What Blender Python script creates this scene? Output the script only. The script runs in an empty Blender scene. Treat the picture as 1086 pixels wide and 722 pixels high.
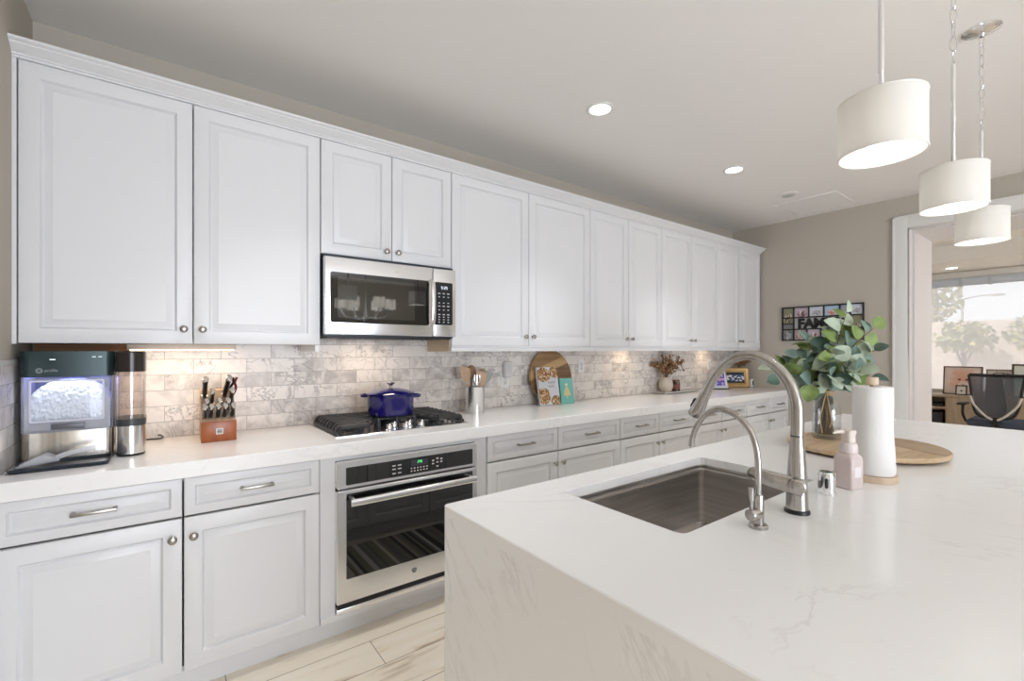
import bpy, bmesh, math, random
from mathutils import Vector, Matrix, noise
R = math.radians
scn = bpy.context.scene
col = scn.collection

# ------------------------------------------------------------------ camera, sky, lights, exposure
FPX, A = 487.66, R(53.036)                   # focal length in pixels of the 1086 px frame, heading of +X right of view
H = 1.34
cam_d = bpy.data.cameras.new('camera')
cam_d.sensor_width = 36.0
cam_d.lens = FPX / 1086 * 36.0
cam_d.shift_y = (371 - 361) / 1086
cam_d.clip_start = 0.03
cam = bpy.data.objects.new('camera', cam_d)
col.objects.link(cam)
cam.location = (0, 0, H)
cam.rotation_euler = (R(90), 0, A - R(90))
scn.camera = cam
vs = scn.view_settings
vs.view_transform = 'Standard'
vs.look = 'None'
vs.gamma = 1
vs.use_curve_mapping = False
vs.exposure = 0.28
try:
    scn.cycles.use_denoising = True
    scn.cycles.max_bounces = 12
    scn.cycles.diffuse_bounces = 6
    scn.cycles.sample_clamp_indirect = 6
except Exception:
    pass

world = bpy.data.worlds.new('sky')
scn.world = world
world.use_nodes = True
wn = world.node_tree
wn.nodes['Background'].inputs[0].default_value = (0.84, 0.91, 1.0, 1)
wn.nodes['Background'].inputs[1].default_value = 1.12


def lamp(name, kind, loc, energy, color=(1, 1, 1), size=1.0, size_y=None, aim=None, spot=None, spread=None):
    d = bpy.data.lights.new(name, kind)
    d.energy = energy
    d.color = color
    if kind == 'AREA':
        d.size = size
        if size_y:
            d.shape = 'RECTANGLE'
            d.size_y = size_y
        if spread:
            d.spread = spread
    elif kind == 'SUN':
        d.angle = R(1.5)
    else:
        d.shadow_soft_size = size
    if spot:
        d.spot_size = spot
        d.spot_blend = 0.9
    o = bpy.data.objects.new(name, d)
    o.location = loc
    if aim:
        o.rotation_euler = Vector(aim).to_track_quat('-Z', 'Y').to_euler()
    col.objects.link(o)
    return o


DAY = (0.90, 0.97, 1.10)
lamp('sun', 'SUN', (4, 4, 8), 2.3, (1, .96, .9), aim=(.55, -.35, -.75))
# daylight through the glazed back of the great room and its side window
lamp('daylight_sliding_door', 'AREA', (1.05, -4.45, 1.08), 138, DAY, 2.7, 2.0, aim=(0, 1, 0.02))

# ------------------------------------------------------------------ materials
MATS = {}


def nmat(name):
    m = bpy.data.materials.new(name)
    m.use_nodes = True
    return m, m.node_tree, m.node_tree.nodes['Principled BSDF']


def pr(name, color, rough=.5, metal=0.0, spec=None, trans=0.0, ior=1.45, emit=None, estr=0.0, coat=0.0, alpha=None,
       var=0.0, vscale=8.0, bump=0.0, bscale=60.0, stretch=None, sub=0.0):
    if name in MATS:
        return MATS[name]
    m, t, b = nmat(name)
    b.inputs['Base Color'].default_value = (*color, 1)
    b.inputs['Roughness'].default_value = rough
    b.inputs['Metallic'].default_value = metal
    b.inputs['IOR'].default_value = ior
    b.inputs['Transmission Weight'].default_value = trans
    b.inputs['Coat Weight'].default_value = coat
    if spec is not None:
        b.inputs['Specular IOR Level'].default_value = spec
    if emit:
        b.inputs['Emission Color'].default_value = (*emit, 1)
        b.inputs['Emission Strength'].default_value = estr
    if alpha is not None:
        b.inputs['Alpha'].default_value = alpha
    if sub:
        b.inputs['Subsurface Weight'].default_value = sub
    N, L = t.nodes, t.links
    if var or bump:
        tc = N.new('ShaderNodeTexCoord')
        mp = N.new('ShaderNodeMapping')
        L.new(tc.outputs['Object'], mp.inputs[0])
        if stretch:
            mp.inputs['Scale'].default_value = stretch
    if var:
        nz = N.new('ShaderNodeTexNoise')
        nz.inputs['Scale'].default_value = vscale
        nz.inputs['Detail'].default_value = 5
        L.new(mp.outputs[0], nz.inputs['Vector'])
        rp = N.new('ShaderNodeValToRGB')
        rp.color_ramp.elements[0].position = .3
        rp.color_ramp.elements[1].position = .7
        rp.color_ramp.elements[0].color = (*[max(0, c * (1 - var)) for c in color], 1)
        rp.color_ramp.elements[1].color = (*[min(1, c * (1 + var)) for c in color], 1)
        L.new(nz.outputs['Fac'], rp.inputs[0])
        L.new(rp.outputs[0], b.inputs['Base Color'])
    if bump:
        n2 = N.new('ShaderNodeTexNoise')
        n2.inputs['Scale'].default_value = bscale
        n2.inputs['Detail'].default_value = 3
        L.new(mp.outputs[0], n2.inputs['Vector'])
        bp = N.new('ShaderNodeBump')
        bp.inputs['Strength'].default_value = bump
        bp.inputs['Distance'].default_value = .002
        L.new(n2.outputs['Fac'], bp.inputs['Height'])
        L.new(bp.outputs[0], b.inputs['Normal'])
    MATS[name] = m
    return m


def emat(name, color, strength):
    if name in MATS:
        return MATS[name]
    m, t, b = nmat(name)
    b.inputs['Base Color'].default_value = (*color, 1)
    b.inputs['Emission Color'].default_value = (*color, 1)
    b.inputs['Emission Strength'].default_value = strength
    MATS[name] = m
    return m


def brushed(name, color, rough, axis_scale, amt=.12, metal=1.0):
    """metal with fine streaks: roughness and tint change across the grain"""
    m, t, b = nmat(name)
    N, L = t.nodes, t.links
    b.inputs['Metallic'].default_value = metal
    tc = N.new('ShaderNodeTexCoord')
    mp = N.new('ShaderNodeMapping')
    mp.inputs['Scale'].default_value = axis_scale
    nz = N.new('ShaderNodeTexNoise')
    nz.inputs['Scale'].default_value = 1
    nz.inputs['Detail'].default_value = 4
    L.new(tc.outputs['Object'], mp.inputs[0])
    L.new(mp.outputs[0], nz.inputs['Vector'])
    rp = N.new('ShaderNodeValToRGB')
    rp.color_ramp.elements[0].position = .3
    rp.color_ramp.elements[1].position = .7
    rp.color_ramp.elements[0].color = (*[c * (1 - amt) for c in color], 1)
    rp.color_ramp.elements[1].color = (*[min(1, c * (1 + amt)) for c in color], 1)
    L.new(nz.outputs['Fac'], rp.inputs[0])
    L.new(rp.outputs[0], b.inputs['Base Color'])
    mr = N.new('ShaderNodeMapRange')
    mr.inputs['To Min'].default_value = rough * .75
    mr.inputs['To Max'].default_value = rough * 1.3
    L.new(nz.outputs['Fac'], mr.inputs[0])
    L.new(mr.outputs[0], b.inputs['Roughness'])
    return m


def wood(name, c1, c2, grain=(3, 40, 40), rough=.45, scale=1.0):
    m, t, b = nmat(name)
    N, L = t.nodes, t.links
    b.inputs['Roughness'].default_value = rough
    tc = N.new('ShaderNodeTexCoord')
    mp = N.new('ShaderNodeMapping')
    mp.inputs['Scale'].default_value = grain
    nz = N.new('ShaderNodeTexNoise')
    nz.inputs['Scale'].default_value = scale
    nz.inputs['Detail'].default_value = 6
    nz.inputs['Distortion'].default_value = .6
    L.new(tc.outputs['Object'], mp.inputs[0])
    L.new(mp.outputs[0], nz.inputs['Vector'])
    rp = N.new('ShaderNodeValToRGB')
    rp.color_ramp.elements[0].position = .32
    rp.color_ramp.elements[1].position = .68
    rp.color_ramp.elements[0].color = (*c1, 1)
    rp.color_ramp.elements[1].color = (*c2, 1)
    L.new(nz.outputs['Fac'], rp.inputs[0])
    L.new(rp.outputs[0], b.inputs['Base Color'])
    return m


def quartz(name='white_quartz', amt=.24, run=0.0, sc=(.75, 2.0, 1.0), width=.014, lo=.47, freq=1.25):
    m, t, b = nmat(name)
    N, L = t.nodes, t.links
    b.inputs['Roughness'].default_value = .16
    ge = N.new('ShaderNodeNewGeometry')
    mp = N.new('ShaderNodeMapping')
    m0 = N.new('ShaderNodeMapping')
    m0.inputs['Rotation'].default_value = (run, 0.2, 0.65 if not run else 0)
    L.new(ge.outputs['Position'], m0.inputs[0])
    mp.inputs['Scale'].default_value = sc
    L.new(m0.outputs[0], mp.inputs[0])
    nz = N.new('ShaderNodeTexNoise')
    nz.inputs['Scale'].default_value = freq
    nz.inputs['Detail'].default_value = 8
    nz.inputs['Roughness'].default_value = .62
    nz.inputs['Distortion'].default_value = 1.1
    L.new(mp.outputs[0], nz.inputs['Vector'])
    s = N.new('ShaderNodeMath'); s.operation = 'SUBTRACT'; s.inputs[1].default_value = .5
    L.new(nz.outputs['Fac'], s.inputs[0])
    a = N.new('ShaderNodeMath'); a.operation = 'ABSOLUTE'
    L.new(s.outputs[0], a.inputs[0])
    rp = N.new('ShaderNodeValToRGB')
    rp.color_ramp.elements[0].position = 0.0
    rp.color_ramp.elements[0].color = (1, 1, 1, 1)
    rp.color_ramp.elements[1].position = width
    rp.color_ramp.elements[1].color = (0, 0, 0, 1)
    L.new(a.outputs[0], rp.inputs[0])
    n2 = N.new('ShaderNodeTexNoise')
    n2.inputs['Scale'].default_value = 2.3
    n2.inputs['Detail'].default_value = 3
    L.new(ge.outputs['Position'], n2.inputs['Vector'])
    r2 = N.new('ShaderNodeValToRGB')
    r2.color_ramp.elements[0].position = lo
    r2.color_ramp.elements[1].position = .66
    L.new(n2.outputs['Fac'], r2.inputs[0])
    mu = N.new('ShaderNodeMath'); mu.operation = 'MULTIPLY'
    L.new(rp.outputs[0], mu.inputs[0]); L.new(r2.outputs[0], mu.inputs[1])
    m2 = N.new('ShaderNodeMath'); m2.operation = 'MULTIPLY'; m2.inputs[1].default_value = amt
    L.new(mu.outputs[0], m2.inputs[0])
    mx = N.new('ShaderNodeMix'); mx.data_type = 'RGBA'
    mx.inputs[6].default_value = (.90, .895, .89, 1)
    mx.inputs[7].default_value = (.47, .44, .41, 1)
    L.new(m2.outputs[0], mx.inputs[0])
    L.new(mx.outputs[2], b.inputs['Base Color'])
    return m


def marble_tile(name, along, shift):
    m, t, b = nmat(name)
    N, L = t.nodes, t.links
    ge = N.new('ShaderNodeNewGeometry')
    sp = N.new('ShaderNodeSeparateXYZ')
    L.new(ge.outputs['Position'], sp.inputs[0])
    sx = N.new('ShaderNodeMath'); sx.operation = 'SUBTRACT'; sx.inputs[1].default_value = shift
    L.new(sp.outputs[along], sx.inputs[0])
    sz = N.new('ShaderNodeMath'); sz.operation = 'SUBTRACT'; sz.inputs[1].default_value = .917
    L.new(sp.outputs['Z'], sz.inputs[0])
    cb = N.new('ShaderNodeCombineXYZ')
    L.new(sx.outputs[0], cb.inputs[0]); L.new(sz.outputs[0], cb.inputs[1])

    def brick(c1, c2, mo):
        br = N.new('ShaderNodeTexBrick')
        br.offset = .5
        br.inputs['Color1'].default_value = c1
        br.inputs['Color2'].default_value = c2
        br.inputs['Mortar'].default_value = mo
        br.inputs['Scale'].default_value = 1
        br.inputs['Mortar Size'].default_value = .0012
        br.inputs['Mortar Smooth'].default_value = .1
        br.inputs['Bias'].default_value = 0
        br.inputs['Brick Width'].default_value = .2315
        br.inputs['Row Height'].default_value = .0755
        L.new(cb.outputs[0], br.inputs['Vector'])
        return br
    rnd = brick((0, 0, 0, 1), (1, 1, 1, 1), (.5, .5, .5, 1))
    w = N.new('ShaderNodeMath'); w.operation = 'MULTIPLY'; w.inputs[1].default_value = 37
    L.new(rnd.outputs['Color'], w.inputs[0])

    def nzz(scale, detail, dist, rgh=.6):
        nz = N.new('ShaderNodeTexNoise')
        nz.noise_dimensions = '4D'
        nz.inputs['Scale'].default_value = scale
        nz.inputs['Detail'].default_value = detail
        nz.inputs['Distortion'].default_value = dist
        nz.inputs['Roughness'].default_value = rgh
        L.new(ge.outputs['Position'], nz.inputs['Vector'])
        L.new(w.outputs[0], nz.inputs['W'])
        return nz
    # cloudy base
    cl = nzz(9, 5, .8)
    ramp = N.new('ShaderNodeValToRGB')
    ramp.color_ramp.elements[0].position = .33
    ramp.color_ramp.elements[0].color = (.45, .415, .39, 1)
    ramp.color_ramp.elements[1].position = .60
    ramp.color_ramp.elements[1].color = (.79, .745, .70, 1)
    # tile to tile shift
    ad = N.new('ShaderNodeMath'); ad.operation = 'MULTIPLY_ADD'
    ad.inputs[1].default_value = .30; ad.inputs[2].default_value = -.06
    L.new(rnd.outputs['Color'], ad.inputs[0])
    a2 = N.new('ShaderNodeMath'); a2.operation = 'ADD'
    L.new(cl.outputs['Fac'], a2.inputs[0]); L.new(ad.outputs[0], a2.inputs[1])
    L.new(a2.outputs[0], ramp.inputs[0])
    # veins
    v = nzz(7, 6, 1.6, .65)
    s = N.new('ShaderNodeMath'); s.operation = 'SUBTRACT'; s.inputs[1].default_value = .5
    L.new(v.outputs['Fac'], s.inputs[0])
    ab = N.new('ShaderNodeMath'); ab.operation = 'ABSOLUTE'
    L.new(s.outputs[0], ab.inputs[0])
    vr = N.new('ShaderNodeValToRGB')
    vr.color_ramp.elements[0].position = 0
    vr.color_ramp.elements[0].color = (.85, .85, .85, 1)
    vr.color_ramp.elements[1].position = .028
    vr.color_ramp.elements[1].color = (0, 0, 0, 1)
    L.new(ab.outputs[0], vr.inputs[0])
    mk = nzz(4, 2, 0)
    mr = N.new('ShaderNodeValToRGB')
    mr.color_ramp.elements[0].position = .44
    mr.color_ramp.elements[1].position = .60
    L.new(mk.outputs['Fac'], mr.inputs[0])
    mm = N.new('ShaderNodeMath'); mm.operation = 'MULTIPLY'
    L.new(vr.outputs[0], mm.inputs[0]); L.new(mr.outputs[0], mm.inputs[1])
    mx = N.new('ShaderNodeMix'); mx.data_type = 'RGBA'
    mx.inputs[7].default_value = (.26, .24, .23, 1)
    L.new(mm.outputs[0], mx.inputs[0])
    L.new(ramp.outputs[0], mx.inputs[6])
    gr = N.new('ShaderNodeMix'); gr.data_type = 'RGBA'
    gr.inputs[7].default_value = (.33, .30, .28, 1)
    L.new(rnd.outputs['Fac'], gr.inputs[0])
    L.new(mx.outputs[2], gr.inputs[6])
    L.new(gr.outputs[2], b.inputs['Base Color'])
    b.inputs['Roughness'].default_value = .32
    bp = N.new('ShaderNodeBump')
    bp.inputs['Strength'].default_value = .5
    bp.inputs['Distance'].default_value = .001
    bp.invert = True
    L.new(rnd.outputs['Fac'], bp.inputs['Height'])
    L.new(bp.outputs[0], b.inputs['Normal'])
    return m


def plank_floor():
    m, t, b = nmat('oak_plank_floor')
    N, L = t.nodes, t.links
    ge = N.new('ShaderNodeNewGeometry')
    off = N.new('ShaderNodeMapping')
    off.inputs['Location'].default_value = (-.75 + 1.5, -2.085, 0)
    L.new(ge.outputs['Position'], off.inputs[0])
    br = N.new('ShaderNodeTexBrick')
    br.offset = .37
    br.inputs['Color1'].default_value = (0, 0, 0, 1)
    br.inputs['Color2'].default_value = (1, 1, 1, 1)
    br.inputs['Scale'].default_value = 1
    br.inputs['Mortar Size'].default_value = .0016
    br.inputs['Brick Width'].default_value = 1.5
    br.inputs['Row Height'].default_value = .19
    L.new(off.outputs[0], br.inputs['Vector'])
    w = N.new('ShaderNodeMath'); w.operation = 'MULTIPLY'; w.inputs[1].default_value = 23
    L.new(br.outputs['Color'], w.inputs[0])
    mp = N.new('ShaderNodeMapping')
    mp.inputs['Scale'].default_value = (1.6, 12, 1)
    L.new(ge.outputs['Position'], mp.inputs[0])
    nz = N.new('ShaderNodeTexNoise')
    nz.noise_dimensions = '4D'
    nz.inputs['Scale'].default_value = 1.3
    nz.inputs['Detail'].default_value = 7
    nz.inputs['Distortion'].default_value = 1.2
    L.new(mp.outputs[0], nz.inputs['Vector']); L.new(w.outputs[0], nz.inputs['W'])
    rp = N.new('ShaderNodeValToRGB')
    e = rp.color_ramp.elements
    e[0].position = .30; e[0].color = (.52, .40, .27, 1)
    e[1].position = .66; e[1].color = (.90, .84, .74, 1)
    k = e.new(.42); k.color = (.86, .78, .65, 1)
    L.new(nz.outputs['Fac'], rp.inputs[0])
    mo = N.new('ShaderNodeMix'); mo.data_type = 'RGBA'
    mo.inputs[7].default_value = (.16, .12, .085, 1)
    L.new(br.outputs['Fac'], mo.inputs[0]); L.new(rp.outputs[0], mo.inputs[6])
    L.new(mo.outputs[2], b.inputs['Base Color'])
    b.inputs['Roughness'].default_value = .38
    return m


def vcol(name, rough=.5, coat=0.0):
    m, t, b = nmat(name)
    a = t.nodes.new('ShaderNodeVertexColor')
    a.layer_name = 'ink'
    t.links.new(a.outputs[0], b.inputs['Base Color'])
    b.inputs['Roughness'].default_value = rough
    b.inputs['Coat Weight'].default_value = coat
    return m


def clear(name, tint=(1, 1, 1), refl=.10, rough=.02):
    """thin clear sheet: see-through with a faint mirror skin"""
    m, t, b = nmat(name)
    N, L = t.nodes, t.links
    N.remove(b)
    out = [n for n in N if n.type == 'OUTPUT_MATERIAL'][0]
    tr = N.new('ShaderNodeBsdfTransparent'); tr.inputs[0].default_value = (*tint, 1)
    gl = N.new('ShaderNodeBsdfGlossy'); gl.inputs['Roughness'].default_value = rough
    lw = N.new('ShaderNodeLayerWeight'); lw.inputs[0].default_value = .35
    mr = N.new('ShaderNodeMapRange')
    mr.inputs['To Min'].default_value = refl * .35; mr.inputs['To Max'].default_value = min(1, refl * 5)
    L.new(lw.outputs['Facing'], mr.inputs[0])
    mx = N.new('ShaderNodeMixShader')
    L.new(mr.outputs[0], mx.inputs[0]); L.new(tr.outputs[0], mx.inputs[1]); L.new(gl.outputs[0], mx.inputs[2])
    L.new(mx.outputs[0], out.inputs[0])
    return m


def sheer(name, color, keep):
    m, t, b = nmat(name)
    N, L = t.nodes, t.links
    N.remove(b)
    out = [n for n in N if n.type == 'OUTPUT_MATERIAL'][0]
    tr = N.new('ShaderNodeBsdfTransparent'); tr.inputs[0].default_value = (*color, 1)
    tl = N.new('ShaderNodeBsdfTranslucent'); tl.inputs[0].default_value = (*color, 1)
    mx = N.new('ShaderNodeMixShader'); mx.inputs[0].default_value = keep
    L.new(tl.outputs[0], mx.inputs[1]); L.new(tr.outputs[0], mx.inputs[2])
    L.new(mx.outputs[0], out.inputs[0])
    return m


def cloudy(name, color, keep):
    m, t, b = nmat(name)
    N, L = t.nodes, t.links
    b.inputs['Base Color'].default_value = (*color, 1)
    b.inputs['Roughness'].default_value = .12
    out = [n for n in N if n.type == 'OUTPUT_MATERIAL'][0]
    tr = N.new('ShaderNodeBsdfTransparent'); tr.inputs[0].default_value = (.95, .95, .96, 1)
    mx = N.new('ShaderNodeMixShader'); mx.inputs[0].default_value = keep
    L.new(b.outputs[0], mx.inputs[1]); L.new(tr.outputs[0], mx.inputs[2])
    L.new(mx.outputs[0], out.inputs[0])
    return m


def shade_fabric(name, color):
    m, t, b = nmat(name)
    N, L = t.nodes, t.links
    b.inputs['Base Color'].default_value = (*color, 1)
    b.inputs['Roughness'].default_value = .9
    out = [n for n in N if n.type == 'OUTPUT_MATERIAL'][0]
    tl = N.new('ShaderNodeBsdfTranslucent'); tl.inputs[0].default_value = (*color, 1)
    mx = N.new('ShaderNodeMixShader'); mx.inputs[0].default_value = .38
    L.new(b.outputs[0], mx.inputs[1]); L.new(tl.outputs[0], mx.inputs[2])
    L.new(mx.outputs[0], out.inputs[0])
    return m


CAB = pr('white_cabinet_paint', (.77, .775, .79), .34)
TRIM = pr('white_trim_paint', (.80, .79, .77), .4)
JAMB = pr('jamb_paint', (.70, .67, .665), .5)
WALL = pr('greige_wall_paint', (.50, .46, .395), .85, bump=.12, bscale=140)
CEIL = pr('ceiling_paint', (.83, .81, .79), .9, bump=.15, bscale=120)
OWALL = pr('office_wall_paint', (.74, .70, .64), .85)
QUARTZ = quartz()
QUARTZV = quartz('veined_quartz', .60, R(33), (1.0, 2.6, .6), .022, .30, 1.9)
TILE = marble_tile('marble_tile_long', 'X', .4576)
TILEL = marble_tile('marble_tile_side', 'Y', .05)
FLOOR = plank_floor()
STEEL = brushed('stainless_steel', (.86, .87, .89), .22, (1.5, 1.5, 420), .03)
STEELV = brushed('stainless_steel_upright', (.80, .80, .80), .20, (160, 160, 1.2), .05)
SINKM = brushed('sink_steel', (.66, .635, .61), .30, (3, 3, 60), .14)
NICKEL = brushed('brushed_nickel', (.47, .45, .425), .23, (90, 90, 4), .10)
CHROME = pr('chrome', (.82, .82, .83), .06, 1.0)
DARKNICKEL = pr('satin_nickel_hardware', (.42, .40, .37), .28, 1.0)
BLACKGLASS = pr('black_glass', (.006, .006, .007), .025, 0, spec=.9, ior=1.55)
GREYGLASS = pr('control_glass', (.025, .027, .030), .12, 0, spec=.6)
BLACK = pr('black_plastic', (.012, .012, .014), .4)
IRON = pr('cast_iron', (.022, .023, .026), .42, spec=.6, bump=.25, bscale=180)
BLUEENAMEL = pr('cobalt_enamel', (.007, .006, .115), .08, coat=.5)
VOID = pr('dark_interior', (.01, .01, .01), .8)
RAWWOOD = wood('raw_maple', (.72, .56, .41), (.82, .66, .50), (4, 4, 60), .6)
BROWNWOOD = wood('brown_cleat_wood', (.20, .09, .03), (.34, .16, .06), (3, 40, 60), .6)
CHERRY = wood('cherry_block_wood', (.30, .075, .02), (.44, .13, .04), (30, 30, 4), .3)
CHERRYSIDE = wood('pale_block_wood', (.42, .26, .15), (.52, .34, .2), (30, 30, 4), .4)
GREYWOOD = wood('slot_face_wood', (.19, .14, .10), (.26, .20, .15), (30, 6, 30), .5)
MANGO = wood('mango_board_wood', (.50, .34, .19), (.66, .50, .32), (3, 26, 30), .45)
ACACIA = wood('acacia_dark', (.20, .10, .045), (.33, .18, .08), (2.5, 30, 30), .4)
ACACIAL = wood('acacia_light', (.47, .29, .12), (.60, .40, .2), (2.5, 30, 30), .4)
BEECH = wood('beech_utensil_wood', (.50, .34, .22), (.62, .45, .31), (30, 30, 4), .55)
PALEWOOD = wood('pale_birch', (.60, .46, .33), (.70, .56, .42), (30, 30, 5), .5)
OAK = wood('washed_oak', (.40, .31, .22), (.52, .42, .31), (30, 30, 3), .5)
WHITEPL = pr('white_plastic', (.82, .81, .79), .35)
INK = vcol('printed_picture', .45)
INKG = vcol('printed_gloss', .25)
CLEAR = clear('window_glass', (1, 1, 1), .06)
CLEARPL = clear('clear_plastic', (.95, .96, .97), .045, .06)
VASEGL = clear('vase_glass', (.975, .985, .98), .07, .01)


# ------------------------------------------------------------------ mesh builder
class M:
    def __init__(s):
        s.b = bmesh.new()

    def _merge(s, t):
        me = bpy.data.meshes.new('t')
        t.to_mesh(me)
        t.free()
        s.b.from_mesh(me)
        bpy.data.meshes.remove(me)

    def box(s, x0, x1, y0, y1, z0, z1, bev=0.0, seg=2, rot=None, mi=0):
        t = bmesh.new()
        bmesh.ops.create_cube(t, size=1)
        for v in t.verts:
            v.co = Vector(((x0 + x1) / 2 + v.co.x * (x1 - x0), (y0 + y1) / 2 + v.co.y * (y1 - y0), (z0 + z1) / 2 + v.co.z * (z1 - z0)))
        if bev:
            bmesh.ops.bevel(t, geom=t.edges[:], offset=bev, segments=seg, affect='EDGES', profile=.5)
        if rot:                                   # (matrix, pivot)
            bmesh.ops.rotate(t, verts=t.verts, cent=rot[1], matrix=rot[0])
        for f in t.faces:
            f.material_index = mi
        s._merge(t)
        return s

    def loops(s, ls, cap0=True, cap1=True, closed=True, mi=0):
        rows = [[s.b.verts.new(p) for p in l] for l in ls]
        n = len(rows[0])
        for a, c in zip(rows, rows[1:]):
            for i in range(n if closed else n - 1):
                j = (i + 1) % n
                f = s.b.faces.new((a[i], a[j], c[j], c[i]))
                f.material_index = mi
        if cap0:
            s.b.faces.new(rows[0][::-1]).material_index = mi
        if cap1:
            s.b.faces.new(rows[-1]).material_index = mi
        return s

    def lathe(s, prof, c=(0, 0, 0), seg=32, sx=1, sy=1, cap0=True, cap1=True, mat=None, mi=0):
        ls = []
        for r, z in prof:
            l = []
            for i in range(seg):
                a = 2 * math.pi * i / seg
                p = Vector((r * sx * math.cos(a), r * sy * math.sin(a), z))
                if mat:
                    p = mat @ p
                l.append(Vector(c) + p)
            ls.append(l)
        return s.loops(ls, cap0, cap1, mi=mi)

    def tube(s, pts, r, seg=12, caps=True, flat=1.0, up=None, mi=0, closed=False):
        pts = [Vector(p) for p in pts]
        n = len(pts)
        rs = r if isinstance(r, (list, tuple)) else [r] * n
        ls = []
        prev = None
        for i in range(n):
            if closed:
                d = pts[(i + 1) % n] - pts[i - 1]
            else:
                d = pts[min(i + 1, n - 1)] - pts[max(i - 1, 0)]
            d.normalize()
            if prev is None:
                u = Vector(up) if up else (Vector((0, 0, 1)) if abs(d.z) < .9 else Vector((1, 0, 0)))
            else:
                u = prev
            u = (u - d * u.dot(d)).normalized()
            prev = u
            v = d.cross(u)
            ls.append([pts[i] + (u * math.cos(2 * math.pi * k / seg) + v * math.sin(2 * math.pi * k / seg) * flat) * rs[i] for k in range(seg)])
        if closed:
            ls.append(ls[0])
            rows = [[s.b.verts.new(p) for p in l] for l in ls[:-1]]
            for a in range(n):
                ra, rb = rows[a], rows[(a + 1) % n]
                for k in range(seg):
                    s.b.faces.new((ra[k], ra[(k + 1) % seg], rb[(k + 1) % seg], rb[k])).material_index = mi
            return s
        return s.loops(ls, caps, caps, mi=mi)

    def cyl(s, p0, p1, r0, r1=None, seg=24, mi=0):
        return s.tube([p0, p1], [r0, r0 if r1 is None else r1], seg, mi=mi)

    def ball(s, c, r, sc=(1, 1, 1), seg=20, rings=12, rot=None, mi=0):
        t = bmesh.new()
        bmesh.ops.create_uvsphere(t, u_segments=seg, v_segments=rings, radius=r)
        for v in t.verts:
            p = Vector((v.co.x * sc[0], v.co.y * sc[1], v.co.z * sc[2]))
            if rot:
                p = rot @ p
            v.co = Vector(c) + p
        for f in t.faces:
            f.material_index = mi
        s._merge(t)
        return s

    def prism(s, poly, f0, f1, mi=0):
        """poly: list of 2-d points; f0/f1 turn a point into the two end positions"""
        return s.loops([[f0(*p) for p in poly], [f1(*p) for p in poly]], mi=mi)

    def face(s, pts, mi=0):
        f = s.b.faces.new([s.b.verts.new(p) for p in pts])
        f.material_index = mi
        return s

    def build(s, name, mat, parent=None, loc=None, ang=32, local=False, smooth=True):
        bmesh.ops.remove_doubles(s.b, verts=s.b.verts, dist=1e-6)
        bmesh.ops.recalc_face_normals(s.b, faces=s.b.faces)
        if parent is None and loc is None:
            xs = [v.co for v in s.b.verts]
            loc = ((min(v.x for v in xs) + max(v.x for v in xs)) / 2, (min(v.y for v in xs) + max(v.y for v in xs)) / 2, min(v.z for v in xs))
        if not local:
            o = Vector(loc) if parent is None else wloc(parent)
            for v in s.b.verts:
                v.co -= o
        me = bpy.data.meshes.new(name)
        s.b.to_mesh(me)
        s.b.free()
        for mm in (mat if isinstance(mat, (list, tuple)) else [mat]):
            me.materials.append(mm)
        if smooth:
            for p in me.polygons:
                p.use_smooth = True
            me.set_sharp_from_angle(angle=R(ang))
        ob = bpy.data.objects.new(name, me)
        col.objects.link(ob)
        if parent is not None:
            ob.parent = parent
        else:
            ob.location = loc
        return ob


def wloc(o):
    v = Vector((0, 0, 0))
    while o is not None:
        v += Vector(o.location)
        o = o.parent
    return v


def tag(o, label=None, cat=None, group=None, kind=None):
    if label: o['label'] = label
    if cat: o['category'] = cat
    if group: o['group'] = group
    if kind: o['kind'] = kind
    return o


def thing(name, label, cat, loc, group=None, rz=0):
    o = bpy.data.objects.new(name, None)
    o.empty_display_size = .05
    o.location = loc
    o.rotation_euler = (0, 0, rz)
    col.objects.link(o)
    return tag(o, label, cat, group)


def struct(name, m, mat, parent=None, **k):
    o = m.build(name, mat, parent, **k)
    if parent is None:
        o['kind'] = 'structure'
    return o


def arc(c, r, a0, a1, n, f):
    return [f(c[0] + r * math.cos(a0 + (a1 - a0) * i / n), c[1] + r * math.sin(a0 + (a1 - a0) * i / n)) for i in range(n + 1)]


def rrect(x0, x1, y0, y1, r, n=5):
    pts = []
    for cx, cy, a in ((x1 - r, y1 - r, 0), (x0 + r, y1 - r, 90), (x0 + r, y0 + r, 180), (x1 - r, y0 + r, 270)):
        for i in range(n + 1):
            t = R(a + 90 * i / n)
            pts.append((cx + r * math.cos(t), cy + r * math.sin(t)))
    return pts


def smoothpath(pts, n=6):
    """Catmull-Rom through the points"""
    P = [Vector(p) for p in pts]
    P = [P[0] * 2 - P[1]] + P + [P[-1] * 2 - P[-2]]
    out = []
    for i in range(1, len(P) - 2):
        for k in range(n):
            t = k / n
            a, b, c, d = P[i - 1], P[i], P[i + 1], P[i + 2]
            out.append(.5 * ((2 * b) + (c - a) * t + (2 * a - 5 * b + 4 * c - d) * t * t + (3 * b - a - 3 * c + d) * t ** 3))
    out.append(P[-2])
    return out


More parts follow.
